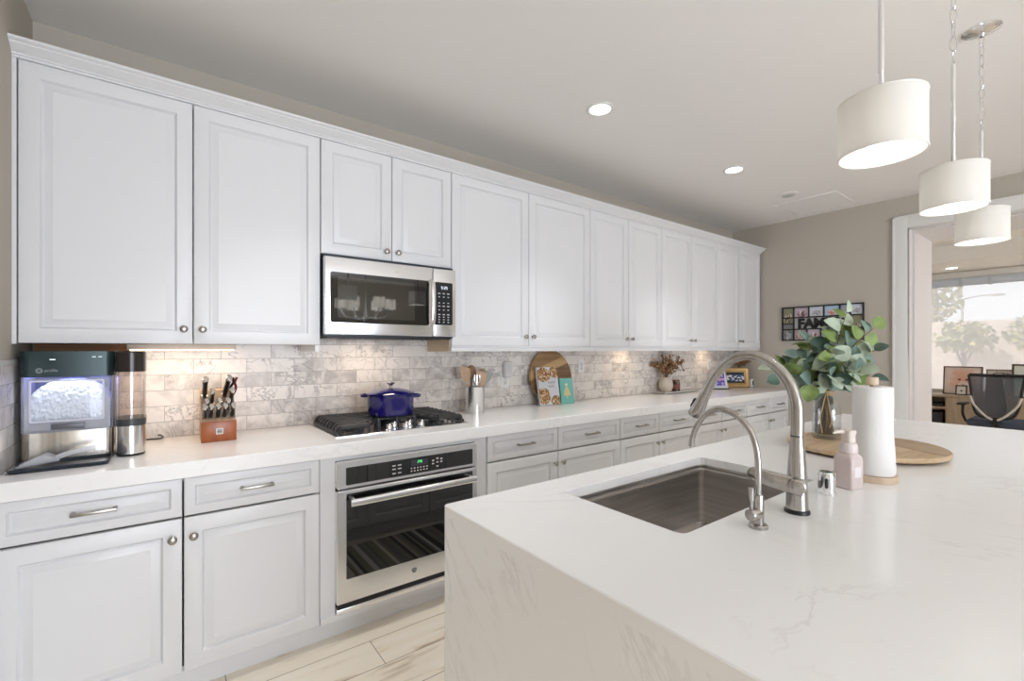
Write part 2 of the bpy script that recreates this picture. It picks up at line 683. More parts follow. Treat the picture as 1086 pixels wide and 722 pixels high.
def picture(name, o, u, v, nu, nv, fn, parent=None, mat=None, label=None):
    """a printed sheet: grid of little quads coloured by fn(s, t), s along u, t along v (both 0..1)"""
    o, u, v = Vector(o), Vector(u), Vector(v)
    base = wloc(parent) if parent is not None else o
    verts, faces, cols = [], [], []
    for j in range(nv + 1):
        for i in range(nu + 1):
            verts.append(o + u * (i / nu) + v * (j / nv) - base)
    for j in range(nv):
        for i in range(nu):
            a = j * (nu + 1) + i
            faces.append((a, a + 1, a + nu + 2, a + nu + 1))
            cols.append(fn((i + .5) / nu, (j + .5) / nv))
    me = bpy.data.meshes.new(name)
    me.from_pydata([tuple(p) for p in verts], [], faces)
    ca = me.color_attributes.new('ink', 'FLOAT_COLOR', 'CORNER')
    for p in me.polygons:
        for li in p.loop_indices:
            ca.data[li].color = (*cols[p.index], 1)
    me.materials.append(mat or INK)
    ob = bpy.data.objects.new(name, me)
    col.objects.link(ob)
    if parent is not None:
        ob.parent = parent
    else:
        ob.location = base
    return ob


def text_mesh(name, body, size, o, u, v, mat, parent, depth=.001, bold=0.0, align='LEFT', sx=1.0):
    cu = bpy.data.curves.new('t', 'FONT')
    cu.body = body
    cu.size = size
    cu.align_x = align
    cu.extrude = depth / 2
    cu.offset = bold
    tmp = bpy.data.objects.new('t', cu)
    col.objects.link(tmp)
    dg = bpy.context.evaluated_depsgraph_get()
    me = bpy.data.meshes.new_from_object(tmp.evaluated_get(dg))
    bpy.data.objects.remove(tmp)
    bpy.data.curves.remove(cu)
    me.name = name
    u, v = Vector(u).normalized(), Vector(v).normalized()
    w = u.cross(v)
    mt = Matrix(((u.x * sx, v.x, w.x), (u.y * sx, v.y, w.y), (u.z * sx, v.z, w.z)))
    base = wloc(parent) if parent is not None else Vector(o)
    for p in me.vertices:
        p.co = mt @ p.co + Vector(o) - base
    me.materials.clear()
    me.materials.append(mat)
    ob = bpy.data.objects.new(name, me)
    col.objects.link(ob)
    if parent is not None:
        ob.parent = parent
    return ob


# ------------------------------------------------------------------ the setting
XL, XR, YB = -.455, 5.40, 2.80
ZC = 2.743
Y0, X0 = -4.6, -1.75
m = M().box(X0 - .1, 9.0, Y0 - .1, YB + .1, -.05, 0)
struct('floor', m, FLOOR)
m = M().box(X0 - .1, 5.5, Y0 - .1, YB + .1, ZC, ZC + .08)
struct('ceiling', m, CEIL)
struct('wall_back', M().box(XL - .12, XR + .1, YB, YB + .1, 0, ZC), WALL)
struct('wall_left', M().box(XL - .12, XL, 1.30, YB, 0, ZC), WALL)
OPY0, OPY1, OPZ = -.75, 1.175, 2.447
struct('wall_right', M().box(XR, XR + .1, OPY1, YB, 0, ZC).box(XR, XR + .1, OPY0, OPY1, OPZ, ZC).box(XR, XR + .1, Y0, OPY0, 0, ZC), WALL)
# great room behind the camera
struct('wall_far_left', M().box(X0 - .1, X0, Y0, 1.40, 0, ZC).box(X0, XL - .12, 1.30, 1.40, 0, ZC), WALL)
struct('wall_front', M().box(X0, -.35, Y0 - .1, Y0, 0, ZC).box(2.45, XR + .1, Y0 - .1, Y0, 0, ZC).box(-.35, 2.45, Y0 - .1, Y0, 2.15, ZC), WALL)
wf = struct('window_1', M().box(-.35, 2.45, Y0 - .08, Y0 - .02, 0, .06).box(-.35, 2.45, Y0 - .08, Y0 - .02, 2.09, 2.15)
            .box(-.35, -.29, Y0 - .08, Y0 - .02, .06, 2.09).box(2.39, 2.45, Y0 - .08, Y0 - .02, .06, 2.09)
            .box(1.02, 1.08, Y0 - .08, Y0 - .02, .06, 2.09), TRIM)
M().box(-.29, 2.39, Y0 - .055, Y0 - .05, .06, 2.09).build('pane', CLEAR, wf)

# backsplash tile
struct('wall_backsplash', M().box(XL + .008, XR - .002, 2.79, YB, .9145, 1.40).box(.632, 1.393, 2.79, YB, 1.40, 1.50), TILE)
struct('wall_side_backsplash', M().box(XL, XL + .008, 2.16, 2.79, .9145, 1.285), TILEL)
struct('trim_side_backsplash', M().box(XL, XL + .011, 2.16, 2.79, 1.285, 1.305, .002), pr('tile_cap', (.55, .54, .53), .4))

# doorway casing, deep jamb
cas = M()
cas.box(XR - .022, XR, OPY1, OPY1 + .108, 0, OPZ + .116, .003)
cas.box(XR - .022, XR, OPY0 - .108, OPY0, 0, OPZ + .116, .003)
cas.box(XR - .022, XR, OPY0, OPY1, OPZ, OPZ + .116, .003)
cas.box(XR - .03, XR, OPY1 + .092, OPY1 + .110, 0, OPZ + .118, .004).box(XR - .03, XR, OPY0 - .11, OPY1 + .110, OPZ + .1, OPZ + .118, .004)
struct('trim_doorway', cas, TRIM)
jam = M()
jam.box(XR + .1, 6.13, 1.152, 1.30, 0, 2.743).box(XR + .1, 6.13, OPY0 - .1, OPY0 + .023, 0, 2.743).box(XR + .1, 6.13, OPY0 + .023, 1.152, 2.425, 2.743)
jam.box(XR, XR + .1, OPY1 - .008, OPY1, 0, OPZ).box(XR, XR + .1, OPY0, OPY1, OPZ - .008, OPZ)
struct('trim_jamb', jam, JAMB)

# office beyond
struct('wall_office_left', M().box(6.13, 8.85, 2.6, 2.7, 0, 2.8).box(6.03, 6.13, 1.30, 2.7, 0, 2.8), OWALL)
struct('wall_office_right', M().box(6.13, 8.85, -2.3, -2.2, 0, 2.8).box(6.03, 6.13, -2.3, OPY0 - .1, 0, 2.8), OWALL)
struct('wall_office_window', M().box(8.75, 8.85, -2.2, 2.6, 0, .76).box(8.75, 8.85, -2.2, 2.6, 2.33, 2.8).box(8.75, 8.85, 2.2, 2.6, .76, 2.33).box(8.75, 8.85, -2.2, -1.6, .76, 2.33), OWALL)
oc = M().box(6.13, 8.75, -2.2, 2.6, 2.62, 2.70).box(7.65, 8.75, -2.2, 2.6, 2.42, 2.62).box(6.13, 7.65, 1.9, 2.6, 2.42, 2.62)
struct('trim_office_tray', M().box(7.63, 7.649, -2.2, 1.899, 2.415, 2.619), TRIM)
struct('ceiling_office', oc, pr('office_ceiling_paint', (.86, .83, .79), .9))
ow = M()
ow.box(8.72, 8.76, -1.72, 2.32, 2.33, 2.41, .004).box(8.76, 8.80, -1.6, 2.2, .76, .785).box(8.76, 8.80, -1.6, 2.2, 2.28, 2.33)
for yy in (-1.6, 2.15):
    ow.box(8.76, 8.80, yy, yy + .05, .785, 2.28)
wf = struct('window_3', ow, TRIM)
M().box(8.775, 8.78, -1.55, 2.15, .785, 2.28).build('pane', CLEAR, wf)
# ------------------------------------------------------------------ kitchen cabinets
YF = 2.165            # lower door fronts
YU = 2.465            # upper door fronts


def panel(m, x0, x1, z0, z1, yf, frame=.058, th=.02):
    """raised-panel front facing -Y"""
    ring = [(0, th), (0, .004), (.0015, .0012), (.004, 0), (frame, 0), (frame + .001, .003), (frame + .008, .0115), (frame + .013, .0115),
            (frame + .0132, .0085), (frame + .036, .0012), (frame + .037, .0004)]
    ls = []
    for i, d in ring:
        ls.append([(x0 + i, yf + d, z0 + i), (x1 - i, yf + d, z0 + i), (x1 - i, yf + d, z1 - i), (x0 + i, yf + d, z1 - i)])
    m.loops(ls)
    return m


def knob(x, z, yf, parent):
    m = M()
    mt = Matrix.Rotation(R(90), 3, 'X')
    m.lathe([(.0065, 0), (.005, .008), (.0055, .013), (.0125, .017), (.0155, .0205), (.0155, .023), (.012, .0262), (.004, .0275)], (x, yf, z), 20, mat=mt)
    return m.build('knob', DARKNICKEL, parent, ang=50)


def pull(x, z, yf, parent, w=.122):
    m = M()
    m.box(x - w / 2, x + w / 2, yf - .034, yf - .024, z - .0055, z + .0055, .002)
    for s in (-1, 1):
        m.box(x + s * (w / 2 - .006) - .006, x + s * (w / 2 - .006) + .006, yf - .03, yf, z - .006, z + .006, .002)
    return m.build('handle', DARKNICKEL, parent)


def carcass(parent, x0, x1, yf, yb, z0, z1, mat=CAB):
    """box open at the front, with a mid stile where the doors meet"""
    t = .018
    m = M()
    m.box(x0, x0 + t, yf, yb, z0, z1).box(x1 - t, x1, yf, yb, z0, z1)
    m.box(x0 + t, x1 - t, yf, yb, z0, z0 + t).box(x0 + t, x1 - t, yf, yb, z1 - t, z1)
    m.box(x0 + t, x1 - t, yb - .006, yb, z0 + t, z1 - t)
    return m.build('body', mat, parent, smooth=False)


ZD0, ZD1, ZW0, ZW1 = .105, .694, .702, .848       # lower doors, drawer fronts


def lower(x0, x1, xs, label):
    c = thing('base_cabinet', label, 'cabinet', ((x0 + x1) / 2, YF + .3, 0), 'white base cabinets on the long wall')
    carcass(c, x0, x1, YF + .024, 2.788, .098, .8515)
    g = .003
    for k, (a, b) in enumerate(((x0, xs), (xs, x1))):
        a += g; b -= g
        d = panel(M(), a, b, ZD0, ZD1, YF).build('door', CAB, c)
        knob((b - .030) if k == 0 else (a + .030), .624, YF, d)
        w = panel(M(), a, b, ZW0, ZW1, YF, .034).build('drawer', CAB, c)
        pull((a + b) / 2, (ZW0 + ZW1) / 2 + .003, YF, w)
    return c


lower(-.450, .553, .0525, 'white double base cabinet under the ice maker and knife block')
lower(1.455, 2.602, 1.998, 'white double base cabinet just right of the wall oven')
lower(2.602, 3.556, 3.060, 'white double base cabinet under the vase tray, right of the cookbooks')
lower(3.556, 4.450, 3.985, 'white double base cabinet seen through the big faucet arch')
lower(4.450, 5.345, 4.931, 'white double base cabinet at the far end of the counter run')

# oven housing
c = thing('oven_cabinet', 'white cabinet frame housing the built-in oven below the cooktop', 'cabinet', (1.0, YF + .3, 0))
m = M().box(.555, .6215, YF + .012, YF + .03, .125, .8515).box(1.3785, 1.4535, YF + .012, YF + .03, .125, .8515).box(.6215, 1.3785, YF + .012, YF + .03, .828, .8515)
m.box(.555, 1.4535, YF + .004, YF + .03, .098, .125)
m.build('face_frame', CAB, c)
M().box(.555, .575, YF + .03, 2.788, .098, .8515).build('side_panel', CAB, c)
M().box(1.4345, 1.4535, YF + .03, 2.788, .098, .8515).build('side_panel', CAB, c)
# toe kick and end filler
struct('baseboard_back', M().box(XL, 5.345, 2.225, 2.245, 0, .098), CAB)
struct('trim_end_filler', M().box(5.347, XR, YF + .02, YF + .04, 0, .8515), CAB)


def upper(x0, x1, z0, z1, xs, label, kz=.064, name='wall_cabinet', raw=False):
    c = thing(name, label, 'cabinet', ((x0 + x1) / 2, YU + .17, z0), 'white wall cabinets')
    carcass(c, x0, x1, YU + .024, 2.788, z0, 2.43)
    g = .002
    for k, (a, b) in enumerate(((x0, xs), (xs, x1))):
        a += g; b -= g
        d = panel(M(), a, b, z0 - .001, z1, YU, .056).build('door', CAB, c)
        knob((b - .032) if k == 0 else (a + .032), z0 + kz, YU, d)
    return c


ZU0, ZU1 = 1.367, 2.422
u1 = upper(-.441, .631, ZU0, ZU1, .096, 'widest white wall cabinet, at the left above the ice maker')
upper(.632, 1.393, 1.838, ZU1, 1.013, 'short white wall cabinet above the microwave', .048)
u3 = upper(1.394, 2.608, ZU0, ZU1, 2.001, 'white double wall cabinet just right of the microwave, above the cookbooks')
upper(2.609, 3.523, ZU0, ZU1, 3.067, 'white wall cabinet above the dried flower vase')
upper(3.523, 4.456, ZU0, ZU1, 3.996, 'white wall cabinet second from the far end')
upper(4.456, 5.365, ZU0, ZU1, 4.908, 'white wall cabinet at the far end above the photo frames')
# raw wood flank of the cabinet beside the microwave, cleat and left filler
M().box(1.3925, 1.3938, YU + .03, 2.788, 1.330, 1.838).build('side_panel', RAWWOOD, u3)
M().box(-.44, -.135, 2.735, 2.788, 1.334, 1.366).build('cleat', BROWNWOOD, u1)
m = M().box(XL, -.443, YU + .002, YU + .03, ZU0 - .004, 2.43)
struct('trim_left_filler', m, CAB)
# crown along the tops, light rail along the bottoms
cp = [(2.49, 2.4225), (2.459, 2.4225), (2.459, 2.431), (2.452, 2.432), (2.4515, 2.437), (2.446, 2.439), (2.432, 2.447), (2.421, 2.455), (2.416, 2.457), (2.416, 2.462), (2.406, 2.464), (2.401, 2.468), (2.400, 2.475), (2.49, 2.475)]
m = M().prism(cp, lambda y, z: (XL + .001, y, z), lambda y, z: (5.368, y, z))
struct('trim_crown', m, CAB)
m = M().box(1.396, 5.365, YU + .006, YU + .026, 1.331, 1.3655, .002)
m.prism([(YU + .006, 1.3655), (YU - .002, 1.3655), (YU - .002, 1.360), (YU + .004, 1.357), (YU + .006, 1.352)], lambda y, z: (1.396, y, z), lambda y, z: (5.365, y, z))
m.box(.606, .630, YU + .006, 2.788, 1.331, 1.3655, .002)
struct('trim_light_rail', m, CAB)

# long worktop
m = M()
out = rrect(XL + .001, XR - .001, 2.145, 2.799, .001, 1)
inn = rrect(XL + .0035, XR - .0035, 2.1475, 2.797, .001, 1)
m.loops([[(x, y, .853) for x, y in out], [(x, y, .911) for x, y in out], [(x, y, .914) for x, y in inn]])
tag(m.build('countertop', QUARTZ), 'long white stone worktop along the tiled wall', 'countertop')

# ------------------------------------------------------------------ island
IX0, IX1, IY0, IY1 = .612, 3.62, -.22, 1.128
SX0, SX1, SY0, SY1 = .955, 1.712, .612, 1.016
isl = thing('kitchen_island', 'big white waterfall island with sink in the foreground', 'kitchen island', (2.1, .5, 0))
m = M()


def slab(m, out_, hole, z0, z1, bev=.0025):
    b = m.b
    def ring(pts, z):
        vs_ = [b.verts.new((x, y, z)) for x, y in pts]
        return vs_, [b.edges.new((vs_[i], vs_[(i + 1) % len(vs_)])) for i in range(len(vs_))]
    def shrink(pts, d, s):
        cx = (min(p[0] for p in pts) + max(p[0] for p in pts)) / 2
        cy = (min(p[1] for p in pts) + max(p[1] for p in pts)) / 2
        return [(x - math.copysign(d, x - cx) * s, y - math.copysign(d, y - cy) * s) for x, y in pts]
    o2, h2 = shrink(out_, bev, 1), shrink(hole, bev, -1)
    to, te = ring(o2, z1); th, the = ring(h2, z1)
    bo, be = ring(out_, z0); bh, bhe = ring(hole, z0)
    mo, _ = ring(out_, z1 - bev); mh, _ = ring(hole, z1 - bev)
    bmesh.ops.triangle_fill(b, edges=te + the, use_beauty=True)
    bmesh.ops.triangle_fill(b, edges=be + bhe, use_beauty=True)
    for r0, r1 in ((to, mo), (mo, bo), (th, mh), (mh, bh)):
        n = len(r0)
        for i in range(n):
            b.faces.new((r0[i], r0[(i + 1) % n], r1[(i + 1) % n], r1[i]))
    return m


slab(m, rrect(IX0, IX1, IY0, IY1, .009, 4), rrect(SX0, SX1, SY0, SY1, .022, 5), .884, .914)
m.build('worktop', QUARTZ, isl, ang=25)
m = M()
pl = rrect(IX0, IX0 + .03, IY0, IY1, .009, 4)
m.loops([[(x, y, 0) for x, y in pl], [(x, y, .884) for x, y in pl]])
m.build('waterfall_panel', QUARTZV, isl)
m = M()
pl = rrect(IX1 - .03, IX1, IY0, IY1, .009, 4)
m.loops([[(x, y, 0) for x, y in pl], [(x, y, .884) for x, y in pl]])
m.build('waterfall_panel', QUARTZV, isl)
m = M().box(IX0 + .031, .90, .13, 1.085, .1, .883).box(1.76, IX1 - .031, .13, 1.085, .1, .883).box(.90, 1.76, .13, .54, .1, .883).box(.90, 1.76, .54, 1.085, .1, .60)
m.box(IX0 + .031, IX1 - .031, .16, 1.03, 0, .1)
m.build('body', CAB, isl)
xs_ = [.65, 1.13, 1.61, 2.10, 2.60, 3.09, 3.58]


def panel_y(m, x0, x1, z0, z1, yf, frame):
    t = M()
    panel(t, x0, x1, z0, z1, 0, frame)
    for v in t.b.verts:
        v.co.y = yf - v.co.y
    m._merge(t.b)
    return m


for a, b in zip(xs_, xs_[1:]):
    panel_y(M(), a + .002, b - .002, .105, .694, 1.107, .058).build('door', CAB, isl)
    w = panel_y(M(), a + .002, b - .002, .702, .848, 1.107, .04).build('drawer', CAB, isl)
    xm = (a + b) / 2
    mm = M().box(xm - .061, xm + .061, 1.131, 1.141, .772, .783, .002)
    for s in (-.055, .055):
        mm.box(xm + s - .006, xm + s + .006, 1.107, 1.136, .772, .784, .002)
    mm.build('handle', DARKNICKEL, w)

# undermount sink
sk = thing('kitchen_sink', 'rectangular stainless undermount sink let into the island', 'sink', ((SX0 + SX1) / 2, (SY0 + SY1) / 2, .64))
m = M()


def rl(o, z, r=.02):
    return [(x, y, z) for x, y in rrect(SX0 - o, SX1 + o, SY0 - o, SY1 + o, r, 4)]


m.loops([rl(.03, .8825), rl(.016, .8825), rl(.015, .872), rl(.004, .870), rl(.003, .862), rl(.010, .860), rl(.010, .668, .014), rl(.006, .656, .012), rl(-.004, .651, .012), rl(-.30, .647, .012) if False else rl(-.15, .648, .012)], cap0=False)
m.build('basin', SINKM, sk)
m = M().lathe([(.0, .649), (.045, .6492), (.052, .6512), (.055, .6505)], (1.33, .83, 0), 28, cap0=False, cap1=False)
m.build('drain', CHROME, sk)
m = M().box(SX0 + .004, SX1 - .004, SY1 - .010, SY1 + .002, .858, .863, .001)
m.build('ledge', pr('bright_steel_ledge', (.62, .60, .57), .25, 1), sk)

# main faucet
FX, FY = 1.325, .515
fc = thing('kitchen_faucet', 'tall brushed nickel gooseneck faucet with pull-down spray head', 'faucet', (FX, FY, .914))
M().lathe([(.030, .914), (.030, .920), (.027, .925)], (FX, FY, 0), 32).build('base_ring', BLACK, fc)
M().lathe([(.0265, .925), (.0255, .94), (.0245, .975), (.0225, 1.02), (.0195, 1.065), (.0165, 1.105), (.0158, 1.113)], (FX, FY, 0), 36).build('body', NICKEL, fc)
M().lathe([(.0152, 1.113), (.0152, 1.116)], (FX, FY, 0), 32).build('joint_ring', BLACK, fc)
path = smoothpath([(FX, FY, 1.116), (FX, FY - .001, 1.16), (FX, FY + .002, 1.205), (FX, .534, 1.254), (FX, .566, 1.294), (FX, .606, 1.319), (FX, .646, 1.325), (FX, .685, 1.314), (FX, .720, 1.287), (FX, .747, 1.252), (FX, .7685, 1.212)], 6)
M().tube(path, [.0162 - .0024 * min(1, i / 24) for i in range(len(path))], 24, up=(1, 0, 0)).build('spout', NICKEL, fc)
d = Vector((0, .770 - .766, 1.2085 - 1.2165)).normalized()
p0 = Vector((FX, .7685, 1.212))
dd = Vector((0, .038, -.077)).normalized()
sh = M().tube([p0, p0 + dd * .003, p0 + dd * .0035, p0 + dd * .03, p0 + dd * .06, p0 + dd * .082, p0 + dd * .086], [.0138, .0138, .0150, .0168, .0208, .0232, .0215], 28, up=(1, 0, 0)).build('spray_head', NICKEL, fc)
q = p0 + dd * .052 + Vector((0, .0195, .009))
M().tube([q - dd * .016, q - dd * .012, q + dd * .014, q + dd * .018], [.003, .006, .006, .003], 12, up=(1, 0, 0)).build('spray_button', BLACK, sh)
# side lever: hub on the camera-left flank, blade swung along the sink edge
lv = M()
hub0 = Vector((FX, FY, .990))
hd_ = Vector((-.93, -.36, -.02)).normalized()
lv.tube([hub0, hub0 + hd_ * .030, hub0 + hd_ * .040, hub0 + hd_ * .044], [.0225, .0215, .0195, .013], 28)
h1 = hub0 + hd_ * .026
bl = smoothpath([h1 + Vector((.004, -.012, -.004)), h1 + Vector((.0, .02, .0)), h1 + Vector((-.012, .055, .006)), h1 + Vector((-.022, .085, .013)), h1 + Vector((-.030, .112, .020))], 5)
nb = len(bl)
lv.tube(bl, [.0235 - .0050 * i / nb if i < nb - 4 else (.0180, .0165, .0130, .0060)[i - nb + 4] for i in range(nb)], 20, flat=.36, up=(0, 0, 1))
lv.build('lever', NICKEL, fc)

# filtered-water faucet
GX, GY = 1.137, .527
wf = thing('filter_faucet', 'small nickel drinking-water faucet with thin curved spout in front of the tall faucet', 'faucet', (GX, GY, .914))
M().lathe([(.0215, .914), (.0215, .9205), (.019, .923)], (GX, GY, 0), 32).build('base', NICKEL, wf)
M().lathe([(.0125, .922), (.0125, .990), (.0118, .993), (.0062, .9935)], (GX, GY, 0), 28).build('body', NICKEL, wf)
M().tube(smoothpath([(GX, GY, .99), (GX, GY, 1.06), (GX, .532, 1.105), (GX, .549, 1.148), (GX, .583, 1.178), (GX, .624, 1.188), (GX, .662, 1.170), (GX, .688, 1.134), (GX, .700, 1.10), (GX, .703, 1.079)], 5), .0072, 16, up=(1, 0, 0)).build('spout', NICKEL, wf)
h = M().tube([(GX, GY, .948), (GX - .030, GY + .004, .948), (GX - .033, GY + .0044, .948)], [.0142, .0142, .0125], 28)
hl = h.build('valve', NICKEL, wf)
M().cyl((GX - .022, GY + .006, .958), (GX - .0225, GY + .006, .984), .0046, .0046, 12).cyl((GX - .0225, GY + .006, .982), (GX - .0228, GY + .006, 1.012), .0068, .0068, 16).build('lever', NICKEL, wf)

# chrome air-gap cap
ag = thing('air_gap_cap', 'small shiny chrome air-gap cap beside the soap bottle', 'air gap cap', (1.568, .529, .914))
m = M().lathe([(.0255, .914), (.0255, .917), (.0225, .920), (.0222, .966), (.0215, .975), (.019, .979), (.005, .980)], (1.568, .529, 0), 36)
m.build('cap', CHROME, ag)
m = M()
mt = Matrix.Rotation(R(90), 3, 'Y')
cpos = Vector((1.568, .529, .948))
dirc = Vector((-.95, -.30, 0)).normalized()
m.tube([cpos + dirc * .0190 + Vector((0, 0, -.017)), cpos + dirc * .0195 + Vector((0, 0, -.011)), cpos + dirc * .0195 + Vector((0, 0, .011)), cpos + dirc * .0190 + Vector((0, 0, .017))], [.002, .0055, .0055, .002], 14)
m.build('vent_slot', BLACK, ag)

# foaming hand soap bottle
sb = thing('soap_bottle', 'pale pink square soap bottle with cream pump beside the paper towel', 'soap bottle', (1.690, .512, .914))
PINK = pr('pink_soap', (.66, .565, .54), .3, coat=.2)
CREAM = pr('cream_pump', (.74, .66, .585), .35)
PINKL = pr('pale_pink_collar', (.70, .61, .59), .35)


def rsq(c, hx, hy, r, z, rot):
    return [Vector((c[0] + x * math.cos(rot) - y * math.sin(rot), c[1] + x * math.sin(rot) + y * math.cos(rot), z)) for x, y in rrect(-hx, hx, -hy, hy, r, 4)]


sc = (1.690, .512)
ra = R(-15)
m = M()
m.loops([rsq(sc, .026, .026, .006, .914, ra), rsq(sc, .0285, .0285, .007, .917, ra), rsq(sc, .0285, .0285, .007, 1.003, ra), rsq(sc, .027, .027, .008, 1.012, ra), rsq(sc, .022, .022, .014, 1.021, ra), rsq(sc, .020, .020, .015, 1.024, ra)])
m.build('bottle', PINK, sb)
m = M().lathe([(.0245, 1.024), (.0250, 1.027), (.0245, 1.043), (.0215, 1.0525), (.017, 1.055)], (*sc, 0), 30)
m.build('collar', PINKL, sb)
m = M().loops([rsq(sc, .0155, .0155, .008, 1.055, ra), rsq(sc, .0155, .0155, .008, 1.078, ra), rsq(sc, .0172, .0172, .008, 1.082, ra), rsq(sc, .0165, .0165, .008, 1.092, ra), rsq(sc, .012, .012, .006, 1.094, ra)])
ddn = Vector((-.80, .60, 0))
pz = Vector((*sc, 1.087))
m.tube([pz, pz + ddn * .025, pz + ddn * .038 + Vector((0, 0, -.001)), pz + ddn * .046 + Vector((0, 0, -.005))], [.0062, .0058, .005, .003], 14)
m.build('pump', CREAM, sb)
lm = M()
nrm = Vector((math.cos(ra + R(0)), math.sin(ra), 0))
tng = Vector((-math.sin(ra), math.cos(ra), 0))
# printed panel on the bottle side facing right
nf = -tng
ctr = Vector((*sc, .967)) + nf * .0287
uu = nrm
lm.face([ctr - uu * .014 + Vector((0, 0, -.016)), ctr + uu * .014 + Vector((0, 0, -.016)), ctr + uu * .014 + Vector((0, 0, .016)), ctr - uu * .014 + Vector((0, 0, .016))])
lm.build('label_sticker', pr('pale_label', (.80, .76, .77), .4), sb)

# paper towel on stand
pt = thing('paper_towel_holder', 'pale round wooden paper towel stand with its peg showing', 'paper towel holder', (1.863, .497, .914))
pc = (1.863, .497)
m = M().lathe([(.066, .914), (.068, .917), (.068, .931), (.066, .934)], (*pc, 0), 48)
m.build('base', PALEWOOD, pt)
m = M().lathe([(.008, .934), (.008, 1.225), (.0155, 1.226), (.0165, 1.229), (.0165, 1.247), (.0145, 1.250), (.005, 1.2505)], (*pc, 0), 24)
m.build('peg', PALEWOOD, pt)
PAPER = pr('white_paper_towel', (.80, .79, .77), .95, bump=.5, bscale=55)
tr_ = thing('paper_towel_roll', 'white roll of paper towels on the wooden stand', 'paper towel', (*pc, .935))
m = M()
ls = []
rnd = random.Random(3)
for k in range(30):
    z = .9355 + .283 * k / 29
    l = []
    for i in range(64):
        a = 2 * math.pi * i / 64
        w = .0012 * noise.noise(Vector((math.cos(a) * 2, math.sin(a) * 2, z * 14)))
        bulge = .008 * math.exp(-((z - .985) / .045) ** 2) * max(0, math.cos(a + .55)) ** 2 + .004 * math.exp(-((z - .95) / .02) ** 2) * max(0, math.cos(a + .9))
        r = .0545 + w + bulge
        l.append((pc[0] + r * math.cos(a), pc[1] + r * math.sin(a), z))
    ls.append(l)
ls = [[(pc[0] + (p[0] - pc[0]) * .36, pc[1] + (p[1] - pc[1]) * .36, p[2]) for p in ls[0]]] + ls + [[(pc[0] + (p[0] - pc[0]) * .95, pc[1] + (p[1] - pc[1]) * .95, p[2] + .0015) for p in ls[-1]], [(pc[0] + (p[0] - pc[0]) * .36, pc[1] + (p[1] - pc[1]) * .36, p[2] + .0005) for p in ls[-1]]]
ls.append(ls[0])
m.loops(ls, False, False)
m.build('roll', PAPER, tr_, ang=60)
a0 = -.78
lv_ = [(pc[0] + 0.0552 * math.cos(a0 + t * .1), pc[1] + 0.0552 * math.sin(a0 + t * .1)) for t in range(5)]
lv_ += [(pc[0] + 0.0605 * math.cos(a0 + .5), pc[1] + .0605 * math.sin(a0 + .5))]
m = M().loops([[(x, y, z) for z in (.944, .99, 1.04, 1.10, 1.16, 1.2175)] for x, y in lv_], False, False, closed=False)
m.build('loose_sheet', PAPER, tr_, ang=60)

# round serving board
BC = (2.360, .664)
bd = thing('serving_board', 'large round pale wooden board lying on the island', 'serving board', (*BC, .914))
m = M().lathe([(.10, .914), (.10, .922), (.262, .922), (.2745, .926), (.2775, .932), (.2775, .940), (.274, .944), (.02, .9445)], (*BC, 0), 96)
m.build('board', MANGO, bd)
th = R(-28)
seg = []
for i in range(25):
    a = th + R(-72) + R(144) * i / 24
    seg.append((BC[0] + .2735 * math.cos(a), BC[1] + .2735 * math.sin(a)))
m = M().loops([[(x, y, .9444) for x, y in seg], [(x, y, .9450) for x, y in seg]])
m.build('inlay', wood('mango_dark', (.40, .27, .15), (.53, .38, .24), (26, 4, 30), .45), bd)

# ------------------------------------------------------------------ vase with eucalyptus
RT = Vector((.799, -.601, 0))        # to the camera's right, and away from it
FW = Vector((.601, .799, 0))
UP = Vector((0, 0, 1))
VC = Vector((2.365, .800, .945))
vs_ = thing('glass_vase', 'clear glass bottle vase with twine round its neck on the round board', 'vase', VC)
prof = [(.0, .001), (.050, .0012), (.054, .004), (.055, .012), (.0555, .12), (.054, .142), (.047, .160), (.034, .175), (.0255, .185), (.0235, .192), (.0235, .214), (.027, .2185), (.0268, .222)]
inner = [(.0222, .221), (.0208, .214), (.0208, .192), (.023, .184), (.031, .173), (.044, .158), (.051, .141), (.0525, .12), (.052, .016), (.048, .011), (0, .0105)]
m = M().lathe(prof + inner, VC, 40, cap0=False, cap1=False)
m.build('glass', VASEGL, vs_, ang=60)
m = M()
for k in range(5):
    m.tube([VC + Vector((.0255 * math.cos(2 * math.pi * i / 24), .0255 * math.sin(2 * math.pi * i / 24), .194 + k * .0042 + .001 * math.sin(i))) for i in range(24)], .0025, 8, closed=True)
fr_, la_ = Vector((-.947, -.32, 0)), Vector((.32, -.947, 0))
for lo, zz in ((-.014, .03), (.012, .055)):
    m.tube(smoothpath([VC + fr_ * .026 + UP * .203, VC + fr_ * .042 + la_ * lo * .5 + UP * .178, VC + fr_ * .0575 + la_ * lo + UP * .14, VC + fr_ * .0585 + la_ * lo * 1.6 + UP * .09, VC + fr_ * .0585 + la_ * lo + UP * zz]), .0028, 8)
m.build('twine', pr('jute_twine', (.46, .33, .19), .9), vs_)
m = M().lathe([(0, .012), (.0505, .0125), (.0515, .05), (0, .0502)], VC, 32, cap0=False, cap1=False)
m.build('water', clear('vase_water', (.97, .985, .98), .03), vs_)

